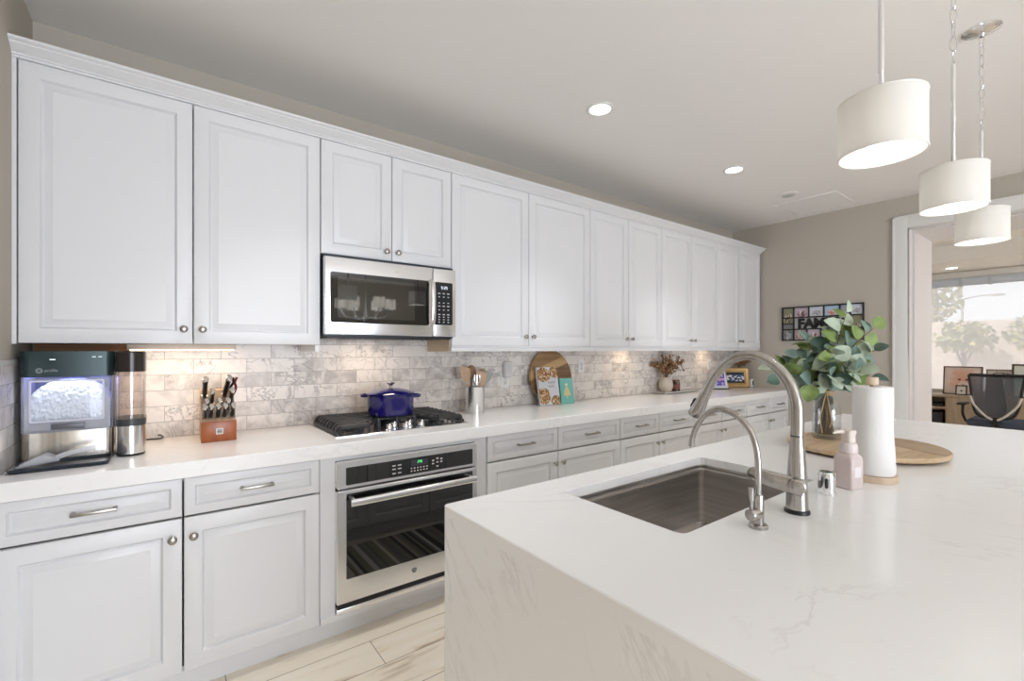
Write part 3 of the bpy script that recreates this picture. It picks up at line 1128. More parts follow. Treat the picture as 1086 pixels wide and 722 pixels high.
eu = thing('eucalyptus_bunch', 'leafy green eucalyptus stems spreading from the glass vase', 'plant', VC + Vector((0, 0, .02)))
rnd = random.Random(11)
tipset = [(-.225, .235, -.03), (-.20, .28, .06), (-.16, .20, -.09), (-.11, .33, .02), (-.03, .34, -.10), (.03, .42, .02), (.09, .53, .0), (.13, .48, .06), (.185, .46, -.03), (.14, .36, -.09), (.18, .27, .05), (.05, .28, -.13), (-.06, .25, -.13), (-.05, .40, .05), (.0, .27, -.14), (.11, .25, -.11)]
LEAFM = [pr('leaf_green', (.20, .28, .085), .5, var=.25, vscale=20), pr('leaf_blue_green', (.17, .25, .21), .5, var=.3, vscale=18), pr('leaf_pale', (.42, .50, .38), .55, var=.2, vscale=18), pr('leaf_dark', (.07, .12, .09), .45, var=.2, vscale=20)]


def leaf(m, base, d, n, ln, wd, mi):
    d = d.normalized()
    n = (n - d * n.dot(d)).normalized()
    s = d.cross(n)
    rows = []
    for i in range(8):
        t = i / 7
        w = wd * (math.sin(math.pi * min(1, t ** .8 * .98 + .02)) ** .72)
        cen = base + d * (ln * t) - n * (.16 * ln * t * t)
        rows.append([cen + s * w * k + n * (abs(k) ** 1.5 * w * .28) for k in (-1, -.5, 0, .5, 1)])
    th = n * .0006
    rows2 = [[p - th for p in r] for r in rows]
    b = m.b
    va = [[b.verts.new(p) for p in r] for r in rows]
    vb = [[b.verts.new(p) for p in r] for r in rows2]
    for i in range(7):
        for k in range(4):
            b.faces.new((va[i][k], va[i][k + 1], va[i + 1][k + 1], va[i + 1][k])).material_index = mi
            b.faces.new((vb[i][k], vb[i + 1][k], vb[i + 1][k + 1], vb[i][k + 1])).material_index = mi
        for k in (0, 4):
            b.faces.new((va[i][k], va[i + 1][k], vb[i + 1][k], vb[i][k])).material_index = mi
    return m


STEM = pr('brown_stem', (.16, .10, .05), .6)
for si, (rx, uz, fw) in enumerate(tipset):
    a = si * 2.4
    foot = VC + Vector(((.010 + .022 * (si % 3) / 2) * math.cos(a), (.010 + .022 * (si % 3) / 2) * math.sin(a), .016))
    neck = VC + Vector((-.010 * math.cos(a), -.010 * math.sin(a), .205))
    tip = VC + RT * rx + FW * fw + UP * (uz + .03)
    mid = neck.lerp(tip, .45) + UP * .045
    pth = smoothpath([foot, neck, mid, tip], 8)
    br = M().tube(pth, [.0026 - .0014 * i / len(pth) for i in range(len(pth))], 8).build('stem', STEM, eu)
    lm = M()
    n0 = 10
    for k in range(n0 + 1):
        t = .42 + .58 * k / n0
        fi = t * (len(pth) - 1)
        i0 = min(int(fi), len(pth) - 2)
        p = pth[i0].lerp(pth[i0 + 1], fi - i0)
        if p.z < VC.z + .245:
            continue
        ax = (pth[i0 + 1] - pth[i0]).normalized()
        side = ax.cross(FW).normalized() * (1 if k % 2 else -1)
        d = side + ax * rnd.uniform(.2, .8) + Vector((rnd.uniform(-.5, .5), rnd.uniform(-.5, .5), rnd.uniform(-.35, .25)))
        if k == n0:
            d = ax
        n = UP * rnd.uniform(.2, 1) - FW * rnd.uniform(.2, 1.1) + Vector((rnd.uniform(-.4, .4), rnd.uniform(-.4, .4), 0))
        ln = rnd.uniform(.058, .088) * (1.0 if t < .85 else .85)
        mi = rnd.choices((0, 1, 2, 3), (3, 3, 3, 2))[0]
        if rx > .08 and uz > .40:
            mi = rnd.choices((0, 2, 1), (3, 3, 1))[0]
        leaf(lm, p + d.normalized() * .006, d, n, ln, ln * rnd.uniform(.43, .53), mi)
    lm.build('leaves', LEAFM, br, ang=60)

# dark bottle behind the vase
bp_ = Vector((2.492, .853, .9452))
db = thing('water_bottle', 'dark slate-grey flask with black loop lid behind the glass vase', 'bottle', bp_)
M().lathe([(.034, 0), (.037, .004), (.037, .16), (.035, .175), (.027, .190), (.025, .195)], bp_, 36).build('flask', pr('slate_powder_coat', (.055, .060, .072), .45), db)
M().lathe([(.030, .195), (.031, .198), (.031, .222), (.026, .226)], bp_, 32).build('lid', BLACK, db)
M().tube(smoothpath([bp_ + RT * -.030 + UP * .205, bp_ + RT * -.045 + UP * .235, bp_ + RT * -.02 + UP * .262, bp_ + RT * .02 + UP * .262, bp_ + RT * .045 + UP * .235, bp_ + RT * .030 + UP * .205]), .0055, 10).build('carry_loop', BLACK, db)

# ------------------------------------------------------------------ microwave
MX0, MX1, MZ0, MZ1, MY = .636, 1.391, 1.418, 1.815, 2.41
mw = thing('microwave', 'stainless over-the-range microwave above the cooktop', 'microwave', ((MX0 + MX1) / 2, 2.6, 1.39))
m = M().box(MX0 + .003, MX1 - .003, MY + .03, 2.787, 1.409, 1.832, .003)
m.build('housing', pr('blue_grey_housing', (.05, .06, .075), .35, .4), mw)
XS = 1.240
dr = M().box(MX0, XS - .0015, MY, MY + .032, MZ0, MZ1, .005, 3).build('door', STEEL, mw)
wi = M()
r_ = rrect(.664, 1.213, 1.480, 1.738, .012, 4)
wi.loops([[(x, MY - .0012, z) for x, z in r_], [(x, MY + .004, z) for x, z in r_]])
wi.build('window', BLACKGLASS, dr)
r_ = rrect(.70, 1.125, 1.505, 1.715, .006, 3)
M().loops([[(x, MY - .0018, z) for x, z in r_], [(x, MY - .0010, z) for x, z in r_]]).build('mesh_screen', pr('screen_glass', (.02, .019, .018), .03, spec=1.0, ior=1.75), dr)
hd = M()
hp = smoothpath([(1.226, MY - .004, 1.742), (1.226, MY - .024, 1.728), (1.226, MY - .034, 1.68), (1.226, MY - .037, 1.61), (1.226, MY - .034, 1.54), (1.226, MY - .024, 1.492), (1.226, MY - .004, 1.478)], 5)
hd.tube(hp, .014, 14, flat=.45, up=(1, 0, 0))
hd.build('handle', STEELV, dr)
M().lathe([(.008, 0), (.0085, .0008), (.0, .001)], (1.02, MY - .0002, 1.776), 24, mat=Matrix.Rotation(R(90), 3, 'X'), cap1=False).build('badge', CHROME, dr)
pn = M().box(XS + .0015, MX1, MY, MY + .032, MZ0, MZ1, .005, 3).build('control_panel', STEEL, mw)
r_ = rrect(1.251, 1.368, 1.487, 1.737, .008, 4)
M().loops([[(x, MY - .0012, z) for x, z in r_], [(x, MY + .004, z) for x, z in r_]]).build('keypad', GREYGLASS, pn)
LED = emat('white_led', (.85, .9, 1.0), 1.2)
KEY = pr('keypad_print', (.62, .63, .64), .5)


def seg_digits(m, x, z, y, w, h, pats):
    """little lit bars of a clock"""
    t = w * .16
    for k, pat in enumerate(pats):
        xx = x + k * w * 1.35
        S = {'a': (xx, xx + w, z + h - t, z + h), 'g': (xx, xx + w, z + h / 2 - t / 2, z + h / 2 + t / 2), 'd': (xx, xx + w, z, z + t),
             'f': (xx, xx + t, z + h / 2, z + h), 'b': (xx + w - t, xx + w, z + h / 2, z + h), 'e': (xx, xx + t, z, z + h / 2), 'c': (xx + w - t, xx + w, z, z + h / 2)}
        for ch in pat:
            a, b, c_, d_ = S[ch]
            m.face([(a, y, c_), (b, y, c_), (b, y, d_), (a, y, d_)])
    return m


m = M()
seg_digits(m, 1.293, 1.697, MY - .0016, .008, .016, ['abfgcd', 'bc', 'abged', 'afgcd'])
m.build('clock_display', LED, pn)
m = M()
for row, zz in enumerate((1.671, 1.651, 1.616, 1.597, 1.575, 1.548, 1.533, 1.518, 1.503)):
    for cx in (1.279, 1.309, 1.339):
        w = .008 if row in (0, 3, 5) else .005
        m.box(cx - w, cx + w, MY - .0018, MY - .0008, zz - .0026, zz + .0026)
m.build('keypad_lettering', KEY, pn)
m = M().box(MX0 + .02, MX1 - .02, MY + .03, 2.74, 1.402, 1.410)
for i in range(18):
    m.box(MX0 + .10 + i * .03, MX0 + .115 + i * .03, MY + .05, MY + .11, 1.400, 1.403)
m.build('vent_grille', BLACK, mw)

# ------------------------------------------------------------------ wall oven
OX0, OX1, OY = .622, 1.378, 2.150
ov = thing('wall_oven', 'stainless built-in oven with dark glass door under the cooktop', 'oven', (1.0, 2.4, .12))
M().box(OX0 + .015, OX1 - .015, OY + .03, 2.70, .135, .822).build('body', pr('oven_casing', (.2, .2, .2), .5, .6), ov)
m = M()
r0 = rrect(OX0, OX1, .700, .826, .010, 4)
m.loops([[(x, OY + .028, z) for x, z in r0], [(x, OY + .004, z) for x, z in r0], [(x, OY, z) for x, z in rrect(OX0 + .004, OX1 - .004, .704, .822, .008, 4)]])
cpnl = m.build('control_panel', STEEL, ov)
r_ = rrect(.662, 1.346, .716, .797, .005, 3)
M().loops([[(x, OY - .0015, z) for x, z in r_], [(x, OY + .003, z) for x, z in r_]]).build('control_glass', BLACKGLASS, cpnl)
M().box(.872, 1.186, OY - .0022, OY - .0012, .718, .795).build('touch_panel', GREYGLASS, cpnl)
M().box(.985, 1.075, OY - .0028, OY - .0018, .755, .786).build('clock_window', pr('clock_window_grey', (.06, .06, .075), .2), cpnl)
m = M()
seg_digits(m, 1.018, .769, OY - .0032, .0065, .012, ['abged', 'bfgc', 'acdefg'])
m.build('clock_display', emat('green_led', (.10, .9, .25), 1.6), cpnl)
m = M()
for cx in (.893, .922):
    for cz in (.772, .755, .734):
        m.box(cx - .009, cx + .009, OY - .0028, OY - .0018, cz - .003, cz + .003)
for i in range(6):
    for cz in (.745, .731):
        m.box(.985 + i * .017 - .004, .985 + i * .017 + .004, OY - .0028, OY - .0018, cz - .003, cz + .003)
for cx, cz in ((1.105, .768), (1.105, .752), (1.130, .776), (1.130, .757), (1.153, .772), (1.153, .757), (1.13, .736)):
    m.box(cx - .006, cx + .006, OY - .0028, OY - .0018, cz - .0035, cz + .0035)
m.build('keypad_lettering', KEY, cpnl)
m = M()
r0 = rrect(OX0, OX1, .172, .692, .008, 3)
m.loops([[(x, OY + .028, z) for x, z in r0], [(x, OY + .004, z) for x, z in r0], [(x, OY, z) for x, z in rrect(OX0 + .004, OX1 - .004, .176, .688, .006, 3)]])
odr = m.build('door', STEEL, ov)
r_ = rrect(.664, 1.346, .283, .676, .005, 3)
M().loops([[(x, OY - .0015, z) for x, z in r_], [(x, OY + .003, z) for x, z in r_]]).build('window', BLACKGLASS, odr)
hd = M()
hx = [.672 + (1.34 - .672) * i / 16 for i in range(17)]
hd.tube([(x, OY - .048 - .014 * math.sin(math.pi * i / 16), .644 + .004 * math.sin(math.pi * i / 16)) for i, x in enumerate(hx)], .017, 16, flat=.55, up=(0, 0, 1))
for x in (.690, 1.322):
    hd.tube([(x, OY - .001, .652), (x, OY - .046, .646)], .011, 12)
hd.build('handle', STEEL, odr)
bdg = M().lathe([(.0165, 0), (.0165, .002), (.014, .003), (.0, .003)], (1.0, OY, .232), 28, mat=Matrix.Rotation(R(90), 3, 'X'), cap1=False)
bdg = bdg.build('badge', CHROME, odr)
m = M().lathe([(.0125, .0031), (.0125, .0036), (.0, .0036)], (1.0, OY, .232), 28, mat=Matrix.Rotation(R(90), 3, 'X'), cap1=False)
m.build('badge_field', pr('badge_grey', (.10, .10, .11), .4), odr)
m = M()
for s in (-1, 1):
    m.tube(smoothpath([(1.0 + s * .001, OY - .0044, .238), (1.0 + s * .005, OY - .0044, .239), (1.0 + s * .007, OY - .0044, .233), (1.0 + s * .004, OY - .0044, .227), (1.0 + s * .0015, OY - .0044, .230), (1.0 + s * .006, OY - .0044, .2325)]), .0009, 6)
m.build('badge_monogram', CHROME, odr)
M().box(OX0 + .004, OX1 - .004, OY + .008, OY + .026, .152, .171).build('lower_gap', BLACK, ov)
M().box(OX0, OX1, OY, OY + .024, .128, .152, .003).build('lower_trim', STEEL, ov)

# ------------------------------------------------------------------ cooktop
CX0, CX1, CY0, CY1 = .648, 1.412, 2.285, 2.785
ck = thing('gas_cooktop', 'stainless gas cooktop with black grates set in the worktop', 'cooktop', (1.03, 2.53, .914))
m = M()
po, pi_ = rrect(CX0, CX1, CY0, CY1, .012, 4), rrect(CX0 + .012, CX1 - .012, CY0 + .012, CY1 - .012, .010, 4)
m.loops([[(x, y, .9142) for x, y in po], [(x, y, .9185) for x, y in po], [(x, y, .9205) for x, y in rrect(CX0 + .004, CX1 - .004, CY0 + .004, CY1 - .004, .012, 4)], [(x, y, .9205) for x, y in pi_], [(x, y, .9180) for x, y in rrect(CX0 + .02, CX1 - .02, CY0 + .02, CY1 - .02, .01, 4)]])
m.build('tray', STEEL, ck)
GZ = .966


def grate(xa, xb, outer, corner):
    """cast grate: long bars with fingers bent down on the outer flank"""
    m = M()
    ya, yb = 2.318, 2.752
    n = 8
    for i in range(n):
        y = ya + .02 + (yb - ya - .04) * i / (n - 1)
        x0_, x1_ = xa, xb
        if i < 3 and corner:
            cut = (3 - i) * .032
            if outer < 0: x1_ -= cut
            else: x0_ += cut
        zt = GZ
        if outer < 0:
            pts = [(x0_ + .004, y, .926), (x0_ + .006, y, .945), (x0_ + .018, y, zt - .006), (x0_ + .04, y, zt - .003), (x1_, y, zt - .003)]
        else:
            pts = [(x1_ - .004, y, .926), (x1_ - .006, y, .945), (x1_ - .018, y, zt - .006), (x1_ - .04, y, zt - .003), (x0_, y, zt - .003)]
        m.tube(smoothpath(pts, 4), .0095, 10, flat=.75, up=(0, 1, 0))
    xo = xa + .004 if outer < 0 else xb - .004
    m.box(xo - .007, xo + .007, ya, yb, .921, .937, .003)
    c0 = .09 if corner else 0
    if outer < 0:
        poly = [(xa + .02, ya), (xb - c0, ya), (xb, ya + .13), (xb, yb), (xa + .02, yb)]
    else:
        poly = [(xb - .02, ya), (xa + c0, ya), (xa, ya + .13), (xa, yb), (xb - .02, yb)]
    m.tube([(x, y, GZ - .011) for x, y in poly] , .0115, 10, flat=.8)
    m.tube([((xa + xb) / 2, ya + .02, GZ - .008), ((xa + xb) / 2, yb - .02, GZ - .008)], .009, 8)
    for x, y in poly:
        m.tube([(x, y, .918), (x, y, GZ - .008)], .008, 8)
    return m.build('grate', IRON, ck)


grate(.668, .918, -1, True)
grate(1.142, 1.392, 1, True)
m = M()
for i in range(6):
    y = 2.44 + .30 * i / 5
    m.tube([(.924, y, GZ - .003), (1.136, y, GZ - .003)], .0095, 10, flat=.75, up=(0, 1, 0))
for x in (.924, 1.03, 1.136):
    m.tube([(x, 2.43, .918), (x, 2.43, GZ - .008), (x, 2.75, GZ - .008), (x, 2.75, .918)], .010, 8)
m.build('grate', IRON, ck)
for x, y, r in ((.79, 2.43, .038), (.79, 2.64, .045), (1.03, 2.58, .055), (1.27, 2.43, .036), (1.27, 2.64, .045)):
    m = M().lathe([(r + .012, .918), (r + .010, .926), (r, .928), (r, .934), (r * .8, .938), (0, .939)], (x, y, 0), 28, cap1=False)
    m.build('burner', IRON, ck)
for x, y in ((.936, 2.318), (.985, 2.372), (1.030, 2.322), (1.075, 2.376), (1.125, 2.328)):
    m = M().lathe([(.023, .918), (.023, .922), (.017, .926), (.0165, .945), (.015, .948), (0, .948)], (x, y, 0), 24, cap1=False)
    m.box(x - .004, x + .004, y - .017, y + .017, .946, .956, .002)
    m.build('control_knob', CHROME, ck)

# blue casserole
PC = Vector((1.028, 2.520, .9725))
po_ = thing('casserole_pot', 'cobalt blue enamelled casserole pot standing on the cooktop', 'pot', PC)
m = M().lathe([(.112, 0), (.122, .006), (.127, .030), (.129, .075), (.131, .112), (.133, .1155), (.130, .117)], PC, 56)
pb = m.build('pot_body', BLUEENAMEL, po_)
for s in (-1, 1):
    c_ = PC + RT * (s * .130) + UP * .108
    m = M().tube(smoothpath([c_ - FW * .036 - RT * s * .006, c_ - FW * .033 + RT * s * .022, c_ + RT * s * .036, c_ + FW * .033 + RT * s * .022, c_ + FW * .036 - RT * s * .006], 6), .0085, 12, flat=.8)
    m.build('handle', BLUEENAMEL, po_)
m = M().lathe([(.131, .1172), (.1345, .119), (.134, .123), (.124, .128), (.085, .141), (.045, .149), (.012, .151), (0, .151)], PC, 56, cap1=False)
ld = m.build('lid', BLUEENAMEL, po_)
m = M().lathe([(.011, .150), (.008, .158), (.009, .165), (.0215, .177), (.023, .181), (.020, .184), (0, .1845)], PC, 28, cap1=False)
m.build('lid_knob', DARKNICKEL, ld)

# ------------------------------------------------------------------ knife block and knives
KX0, KX1 = .128, .268
KF, KB = 2.532, 2.660
kb = thing('knife_block', 'wooden knife block full of black-handled knives left of the cooktop', 'knife block', (.198, 2.60, .9145))
m = M()
prof2 = [(KF, .9145), (KF, 1.010), (KB - .008, 1.150), (KB + .012, 1.150), (KB + .030, .9145)]
m.prism(prof2, lambda y, z: (KX0 + .002, y + .004, z), lambda y, z: (KX1 - .002, y + .004, z))
m.build('block', CHERRYSIDE, kb)
m = M().box(KX0, KX1, KF - .004, KF + .012, .9147, 1.008, .002)
m.build('front_panel', CHERRY, kb)
sl = Vector((0, KB - KF - .008, 1.150 - 1.010)).normalized()
nr = Vector((0, -sl.z, sl.y))
a_ = Vector((0, KF + .004, 1.010)) + sl * .010 + nr * .0008
bq = a_ + sl * .166
m = M().face([(KX0 + .003, *a_[1:]), (KX1 - .003, *a_[1:]), (KX1 - .003, *bq[1:]), (KX0 + .003, *bq[1:])])
m.build('slot_face', GREYWOOD, kb)
m = M().box(.186, .214, KF - .0055, KF - .004, .948, .976)
m.build('badge', pr('pale_badge', (.7, .68, .64), .4), kb)
m = M()
for x in (.193, .2, .207):
    m.box(x - .0018, x + .0018, KF - .0062, KF - .0054, .953, .966)
    m.lathe([(.0026, 0), (.0026, .0006)], (x, KF - .0056, .969), 10, mat=Matrix.Rotation(R(90), 3, 'X'))
m.box(.1905, .2095, KF - .0062, KF - .0054, .9605, .963)
m.build('badge_emblem', BLACK, kb)
STL = pr('polished_steel', (.70, .70, .70), .18, 1)
HANDLE = pr('black_knife_handle', (.012, .010, .010), .3)


def knife(x, s, ln, w, label, group, lean=0.0, name='kitchen_knife'):
    base = Vector((x, KF + .004, 1.010)) + sl * s
    ax = (nr + Vector((lean, 0, .18))).normalized()
    side = Vector((1, 0, 0))
    k = thing(name, label, 'knife', base, group)
    M().tube([base - ax * .05, base + ax * .004], .0045, 8, flat=.35, up=(0, 1, 0)).build('blade', STL, k)
    M().tube([base + ax * .002, base + ax * .012], [w * .55, w * .62], 14, flat=1.5, up=side).build('bolster', STL, k)
    pts = [base + ax * (.012 + (ln - .02) * t) for t in (0, .25, .5, .75, 1)]
    M().tube(pts, [w * .56, w * .62, w * .54, w * .58, w * .68], 14, flat=1.55, up=side).build('handle', HANDLE, k)
    M().tube([base + ax * (ln - .008), base + ax * ln, base + ax * (ln + .003)], [w * .70, w * .72, w * .55], 14, flat=1.55, up=side).build('end_cap', STL, k)
    m = M()
    for t in (.3, .52, .74):
        c_ = base + ax * (.012 + (ln - .02) * t)
        m.tube([c_ - side * w * .64, c_ + side * w * .64], .0022, 8)
    m.build('rivets', STL, k)
    return k


TN = 'large knives in the block'
knife(.146, .140, .122, .0185, 'large black-handled knife at the top left of the knife block', TN)
knife(.226, .140, .128, .0185, 'large black-handled knife at the top middle of the knife block, beside the scissors', TN, .12)
knife(.172, .092, .098, .0165, 'lone middle-row knife at the left of the knife block', TN)
knife(.250, .092, .098, .0165, 'lone middle-row knife at the right of the knife block, under the scissors', TN)
SN = 'steak knives in the block'
for i, (x, w_) in enumerate(((.150, 'first'), (.200, 'second'), (.232, 'third'))):
    knife(x, .050, .080, .0150, 'black steak knife, %s from left in the rear of the two steak-knife rows' % w_, SN, name='steak_knife')
for i, (x, w_) in enumerate(((.142, 'first'), (.166, 'second'), (.193, 'third'), (.220, 'fourth'), (.252, 'fifth'))):
    knife(x, .020, .080, .0155, 'black steak knife, %s from left in the front row of the knife block' % w_, SN, name='steak_knife')
sb_ = Vector((.258, KF + .004, 1.010)) + sl * .140
sz = thing('kitchen_scissors', 'black and red kitchen scissors at the top right of the knife block', 'scissors', sb_)
ax = (nr + Vector((.10, .25, .42))).normalized()
for s, mt_ in ((-1, HANDLE), (1, pr('dark_red_handle', (.16, .015, .02), .35))):
    M().tube(smoothpath([sb_ + ax * 0 + Vector((s * .002, 0, 0)), sb_ + ax * .025 + Vector((s * .010, 0, 0)), sb_ + ax * .05 + Vector((s * .0105, 0, 0)), sb_ + ax * .074 + Vector((s * .003, 0, 0)), sb_ + ax * .10 + Vector((s * .008, 0, 0))], 6), .0060, 10).build('handle', mt_, sz)
M().tube([sb_ - ax * .05, sb_ + ax * .002], .005, 8, flat=.4).build('blade', STL, sz)

# ------------------------------------------------------------------ ice maker
IMX0, IMX1, IMY = -.432, -.166, 2.430
im = thing('ice_maker', 'countertop ice maker with dark top and lit clear bin at the left end', 'ice maker', (-.3, 2.6, .9145))
TEAL = pr('dark_teal_panel', (.028, .048, .050), .32, .35)
SLIDE = brushed('ice_maker_steel', (.55, .51, .45), .20, (90, 90, 1.2))
m = M().loops([[(x, y, z) for x, y in rrect(IMX0, IMX1, IMY, 2.775, .028, 5)] for z in (1.170 + .068, 1.335)])
m.loops([[(x, y, z) for x, y in rrect(IMX0, IMX1, IMY, 2.775, .028, 5)] for z in (1.238, 1.2385)])
m.build('top_housing', TEAL, im)
m = M().loops([[(x, y, z) for x, y in rrect(IMX0 + .003, IMX1 - .003, IMY + .004, 2.775, .026, 5)] for z in (.928, 1.030)])
m.build('lower_housing', SLIDE, im)
m = M()
m.box(IMX0 + .004, IMX0 + .010, IMY + .02, 2.775, 1.030, 1.238).box(IMX1 - .010, IMX1 - .004, IMY + .02, 2.775, 1.030, 1.238).box(IMX0 + .01, IMX1 - .01, 2.66, 2.775, 1.030, 1.238)
m.build('back_housing', pr('bin_shell', (.30, .30, .36), .5), im)
# clear bin drawer
m = M()
ro = rrect(IMX0 + .001, IMX1 + .002, IMY - .012, 2.655, .026, 5)
ri = rrect(IMX0 + .004, IMX1 - .001, IMY - .009, 2.652, .024, 5)
m.loops([[(x, y, 1.026) for x, y in ro], [(x, y, 1.234) for x, y in ro]], False, False)
m.loops([[(x, y, 1.032) for x, y in ri], [(x, y, 1.234) for x, y in ri]], True, False)
m.build('ice_bin', CLEARPL, im)
m = M()
fx0, fx1, fz0, fz1 = -.402, -.194, 1.070, 1.226
ro, ri = rrect(fx0, fx1, fz0, fz1, .006, 3), rrect(fx0 + .006, fx1 - .006, fz0 + .006, fz1 - .006, .003, 3)
m.loops([[(x, IMY - .014, z) for x, z in ro], [(x, IMY - .018, z) for x, z in ro], [(x, IMY - .018, z) for x, z in ri], [(x, IMY - .014, z) for x, z in ri]], False, False)
m.build('bin_window_frame', pr('pale_lilac_frame', (.62, .62, .72), .3), im)
m = M()
ro, ri = rrect(IMX0 + .016, IMX1 - .012, 1.030, 1.233, .004, 3), rrect(fx0 + .001, fx1 - .001, fz0 + .001, fz1 - .001, .006, 3)
m.loops([[(x, IMY - .0122, z) for x, z in ro], [(x, IMY - .0136, z) for x, z in ro], [(x, IMY - .0136, z) for x, z in ri], [(x, IMY - .0122, z) for x, z in ri]], False, False)
m.build('bin_surround', cloudy('frosted_bin', (.42, .42, .47), .42), im)
M().box(-.345, -.25, IMY - .017, IMY - .012, 1.040, 1.062, .002).build('bin_grip', pr('smoky_grip', (.12, .12, .14), .3), im)
M().box(IMX0 + .01, IMX1 - .01, IMY + .03, IMY + .21, 1.2375, 1.2385).build('bin_light', emat('blue_bin_light', (.45, .48, 1.0), 2.0), im)
lamp('bin_glow', 'AREA', (-.3, IMY + .012, 1.232), .15, (.80, .88, 1.0), .20, .012, aim=(0, .28, -1))
NU, NV = 110, 70
rows = []
for j in range(NV + 1):
    v = j / NV
    row = []
    for i in range(NU + 1):
        u = -1 + 2 * i / NU
        top = 1.223 - .080 * abs(u) ** 2.6
        if v < .8:
            z, y = 1.036 + (top - 1.036) * v / .8, IMY + .018 + .012 * (v / .8) ** 3
        else:
            z, y = top, IMY + .030 + .12 * (v - .8) / .2
        x = -.299 + u * .121
        d_, _p = noise.voronoi(Vector((x * 105, y * 105 if v > .8 else 0, z * 105)))
        k = .0085 * max(0, 1 - d_[0] * 1.15)
        row.append((x, y - (k if v < .86 else 0), z + (k * .5 if v > .7 else 0)))
    rows.append(row)
m = M().loops(rows, False, False, closed=False)
m.loops([[rows[0][0], rows[0][-1], (rows[0][-1][0], IMY + .15, 1.036), (rows[0][0][0], IMY + .15, 1.036)], [rows[0][0], rows[0][-1], (rows[0][-1][0], IMY + .15, 1.0355), (rows[0][0][0], IMY + .15, 1.0355)]])
ic = m.build('ice_nuggets', pr('nugget_ice', (.88, .90, .96), .35), None, loc=(-.3, IMY + .07, 1.035), ang=60)
tag(ic, 'heap of white ice nuggets in the lit clear bin', 'ice', kind='stuff')
# logo, wordmark, status lights
txc = pr('grey_print', (.34, .38, .38), .5)
m = M()
m.tube([(-.378 + .0085 * math.cos(2 * math.pi * i / 20), IMY - .0004, 1.262 + .0085 * math.sin(2 * math.pi * i / 20)) for i in range(20)], .0012, 6, closed=True)
m.tube([(-.378 + .0045 * math.cos(2 * math.pi * i / 14), IMY - .0004, 1.262 + .0045 * math.sin(2 * math.pi * i / 14)) for i in range(14)], .0010, 6, closed=True)
m.build('round_logo', txc, im)
text_mesh('wordmark', 'profile', .014, (-.364, IMY - .0003, 1.258), (1, 0, 0), (0, 0, 1), txc, im, .0006)
m = M().box(-.350, -.334, IMY - .0006, IMY + .001, 1.302, 1.3055).box(-.231, -.220, IMY - .0006, IMY + .001, 1.312, 1.3145).box(-.213, -.202, IMY - .0006, IMY + .001, 1.312, 1.3145)
m.build('status_light', emat('status_led', (.7, .8, .8), .7), im)
# front tray
m = M()
tx0, tx1, ty0, ty1 = -.436, -.168, 2.270, 2.440
ro = rrect(tx0, tx1, ty0, ty1, .02, 4)
m.loops([[(x, y, .9146) for x, y in rrect(tx0 + .004, tx1 - .004, ty0 + .004, ty1 - .002, .018, 4)], [(x, y, .9275) for x, y in ro], [(x, y, .9285) for x, y in rrect(tx0 + .004, tx1 - .004, ty0 + .004, ty1 - .002, .017, 4)], [(x, y, .919) for x, y in rrect(tx0 + .010, tx1 - .010, ty0 + .010, ty1 - .004, .014, 4)]])
m.box(IMX0 + .003, IMX1 - .003, 2.44, 2.77, .9146, .929)
m.build('drip_tray', pr('navy_tray', (.02, .028, .04), .3), im)
# water tank on the side
st = thing('water_tank', 'side water tank with clear middle and steel base beside the ice maker', 'water tank', (-.112, 2.47, .9145))
tc_ = [(-.1615, -.0665), (2.385, 2.56)]


def tl(z, o=0, r=.046):
    return [(x, y, z) for x, y in rrect(tc_[0][0] + o, tc_[0][1] - o, tc_[1][0] + o, tc_[1][1] - o, r - o, 6)]


M().loops([tl(1.252), tl(1.330), tl(1.335, .004)]).build('cap', pr('smoky_tank_cap', (.035, .028, .026), .22, .2), st)
M().loops([tl(1.062, .0015), tl(1.252, .0015)], False, False).build('clear_body', clear('tank_plastic', (.92, .88, .86), .16, .03), st)
M().loops([tl(1.035), tl(1.062)]).build('band', pr('grey_band', (.05, .055, .06), .4), st)
M().loops([tl(.924), tl(1.035)]).build('steel_base', STEELV, st)
M().loops([tl(.9146, .004), tl(.924, .001)]).build('foot', BLACK, st)
# scoop
sp_ = thing('ice_scoop', 'clear plastic ice scoop lying on the ice maker tray', 'scoop', (-.33, 2.32, .9195))
SCO = cloudy('scoop_plastic', (.80, .81, .84), .55)
m = M()
sa = Vector((-.418, 2.335, .9195)); dx = Vector((.985, -.02, .10)).normalized(); dy = Vector((.02, 1, 0)).normalized(); dz = Vector((-.1, 0, 1)).normalized()
ls = []
for i in range(15):
    t = i / 14
    wd = .030 * (1 - max(0, (t - .62) / .38) ** 2 * .86)
    hh = .034 * min(1, .35 + t * 1.1) * (1 - max(0, (t - .7) / .3) * .55)
    base = sa + dx * (.108 * t) + UP * (.001 + .004 * t)
    row = []
    for k in range(15):
        a = math.pi * (1 + k / 14)
        row.append(base + dy * (wd * math.cos(a)) + UP * (hh + hh * math.sin(a)))
    ls.append(row)
m.loops(ls, False, False, closed=False)
m.build('bowl', SCO, sp_, ang=80)
hp = [sa + dx * .100 + UP * .018, sa + dx * .125 + UP * .026, sa + dx * .16 + UP * .030, sa + dx * .195 + UP * .033, sa + dx * .207 + UP * .033]
M().tube(smoothpath(hp, 4), [.009] * 9 + [.0095] * 4 + [.010, .011, .010, .006], 12, flat=.6).build('handle', SCO, sp_)
# power cord end
m = M().tube(smoothpath([(-.03, 2.786, .930), (-.022, 2.765, .934), (-.012, 2.755, .922), (-.03, 2.75, .9185), (-.07, 2.76, .9185), (-.12, 2.77, .9185)], 6), .003, 8)
tag(m.build('power_cord', BLACK), 'short black power cord behind the water tank', 'cord')

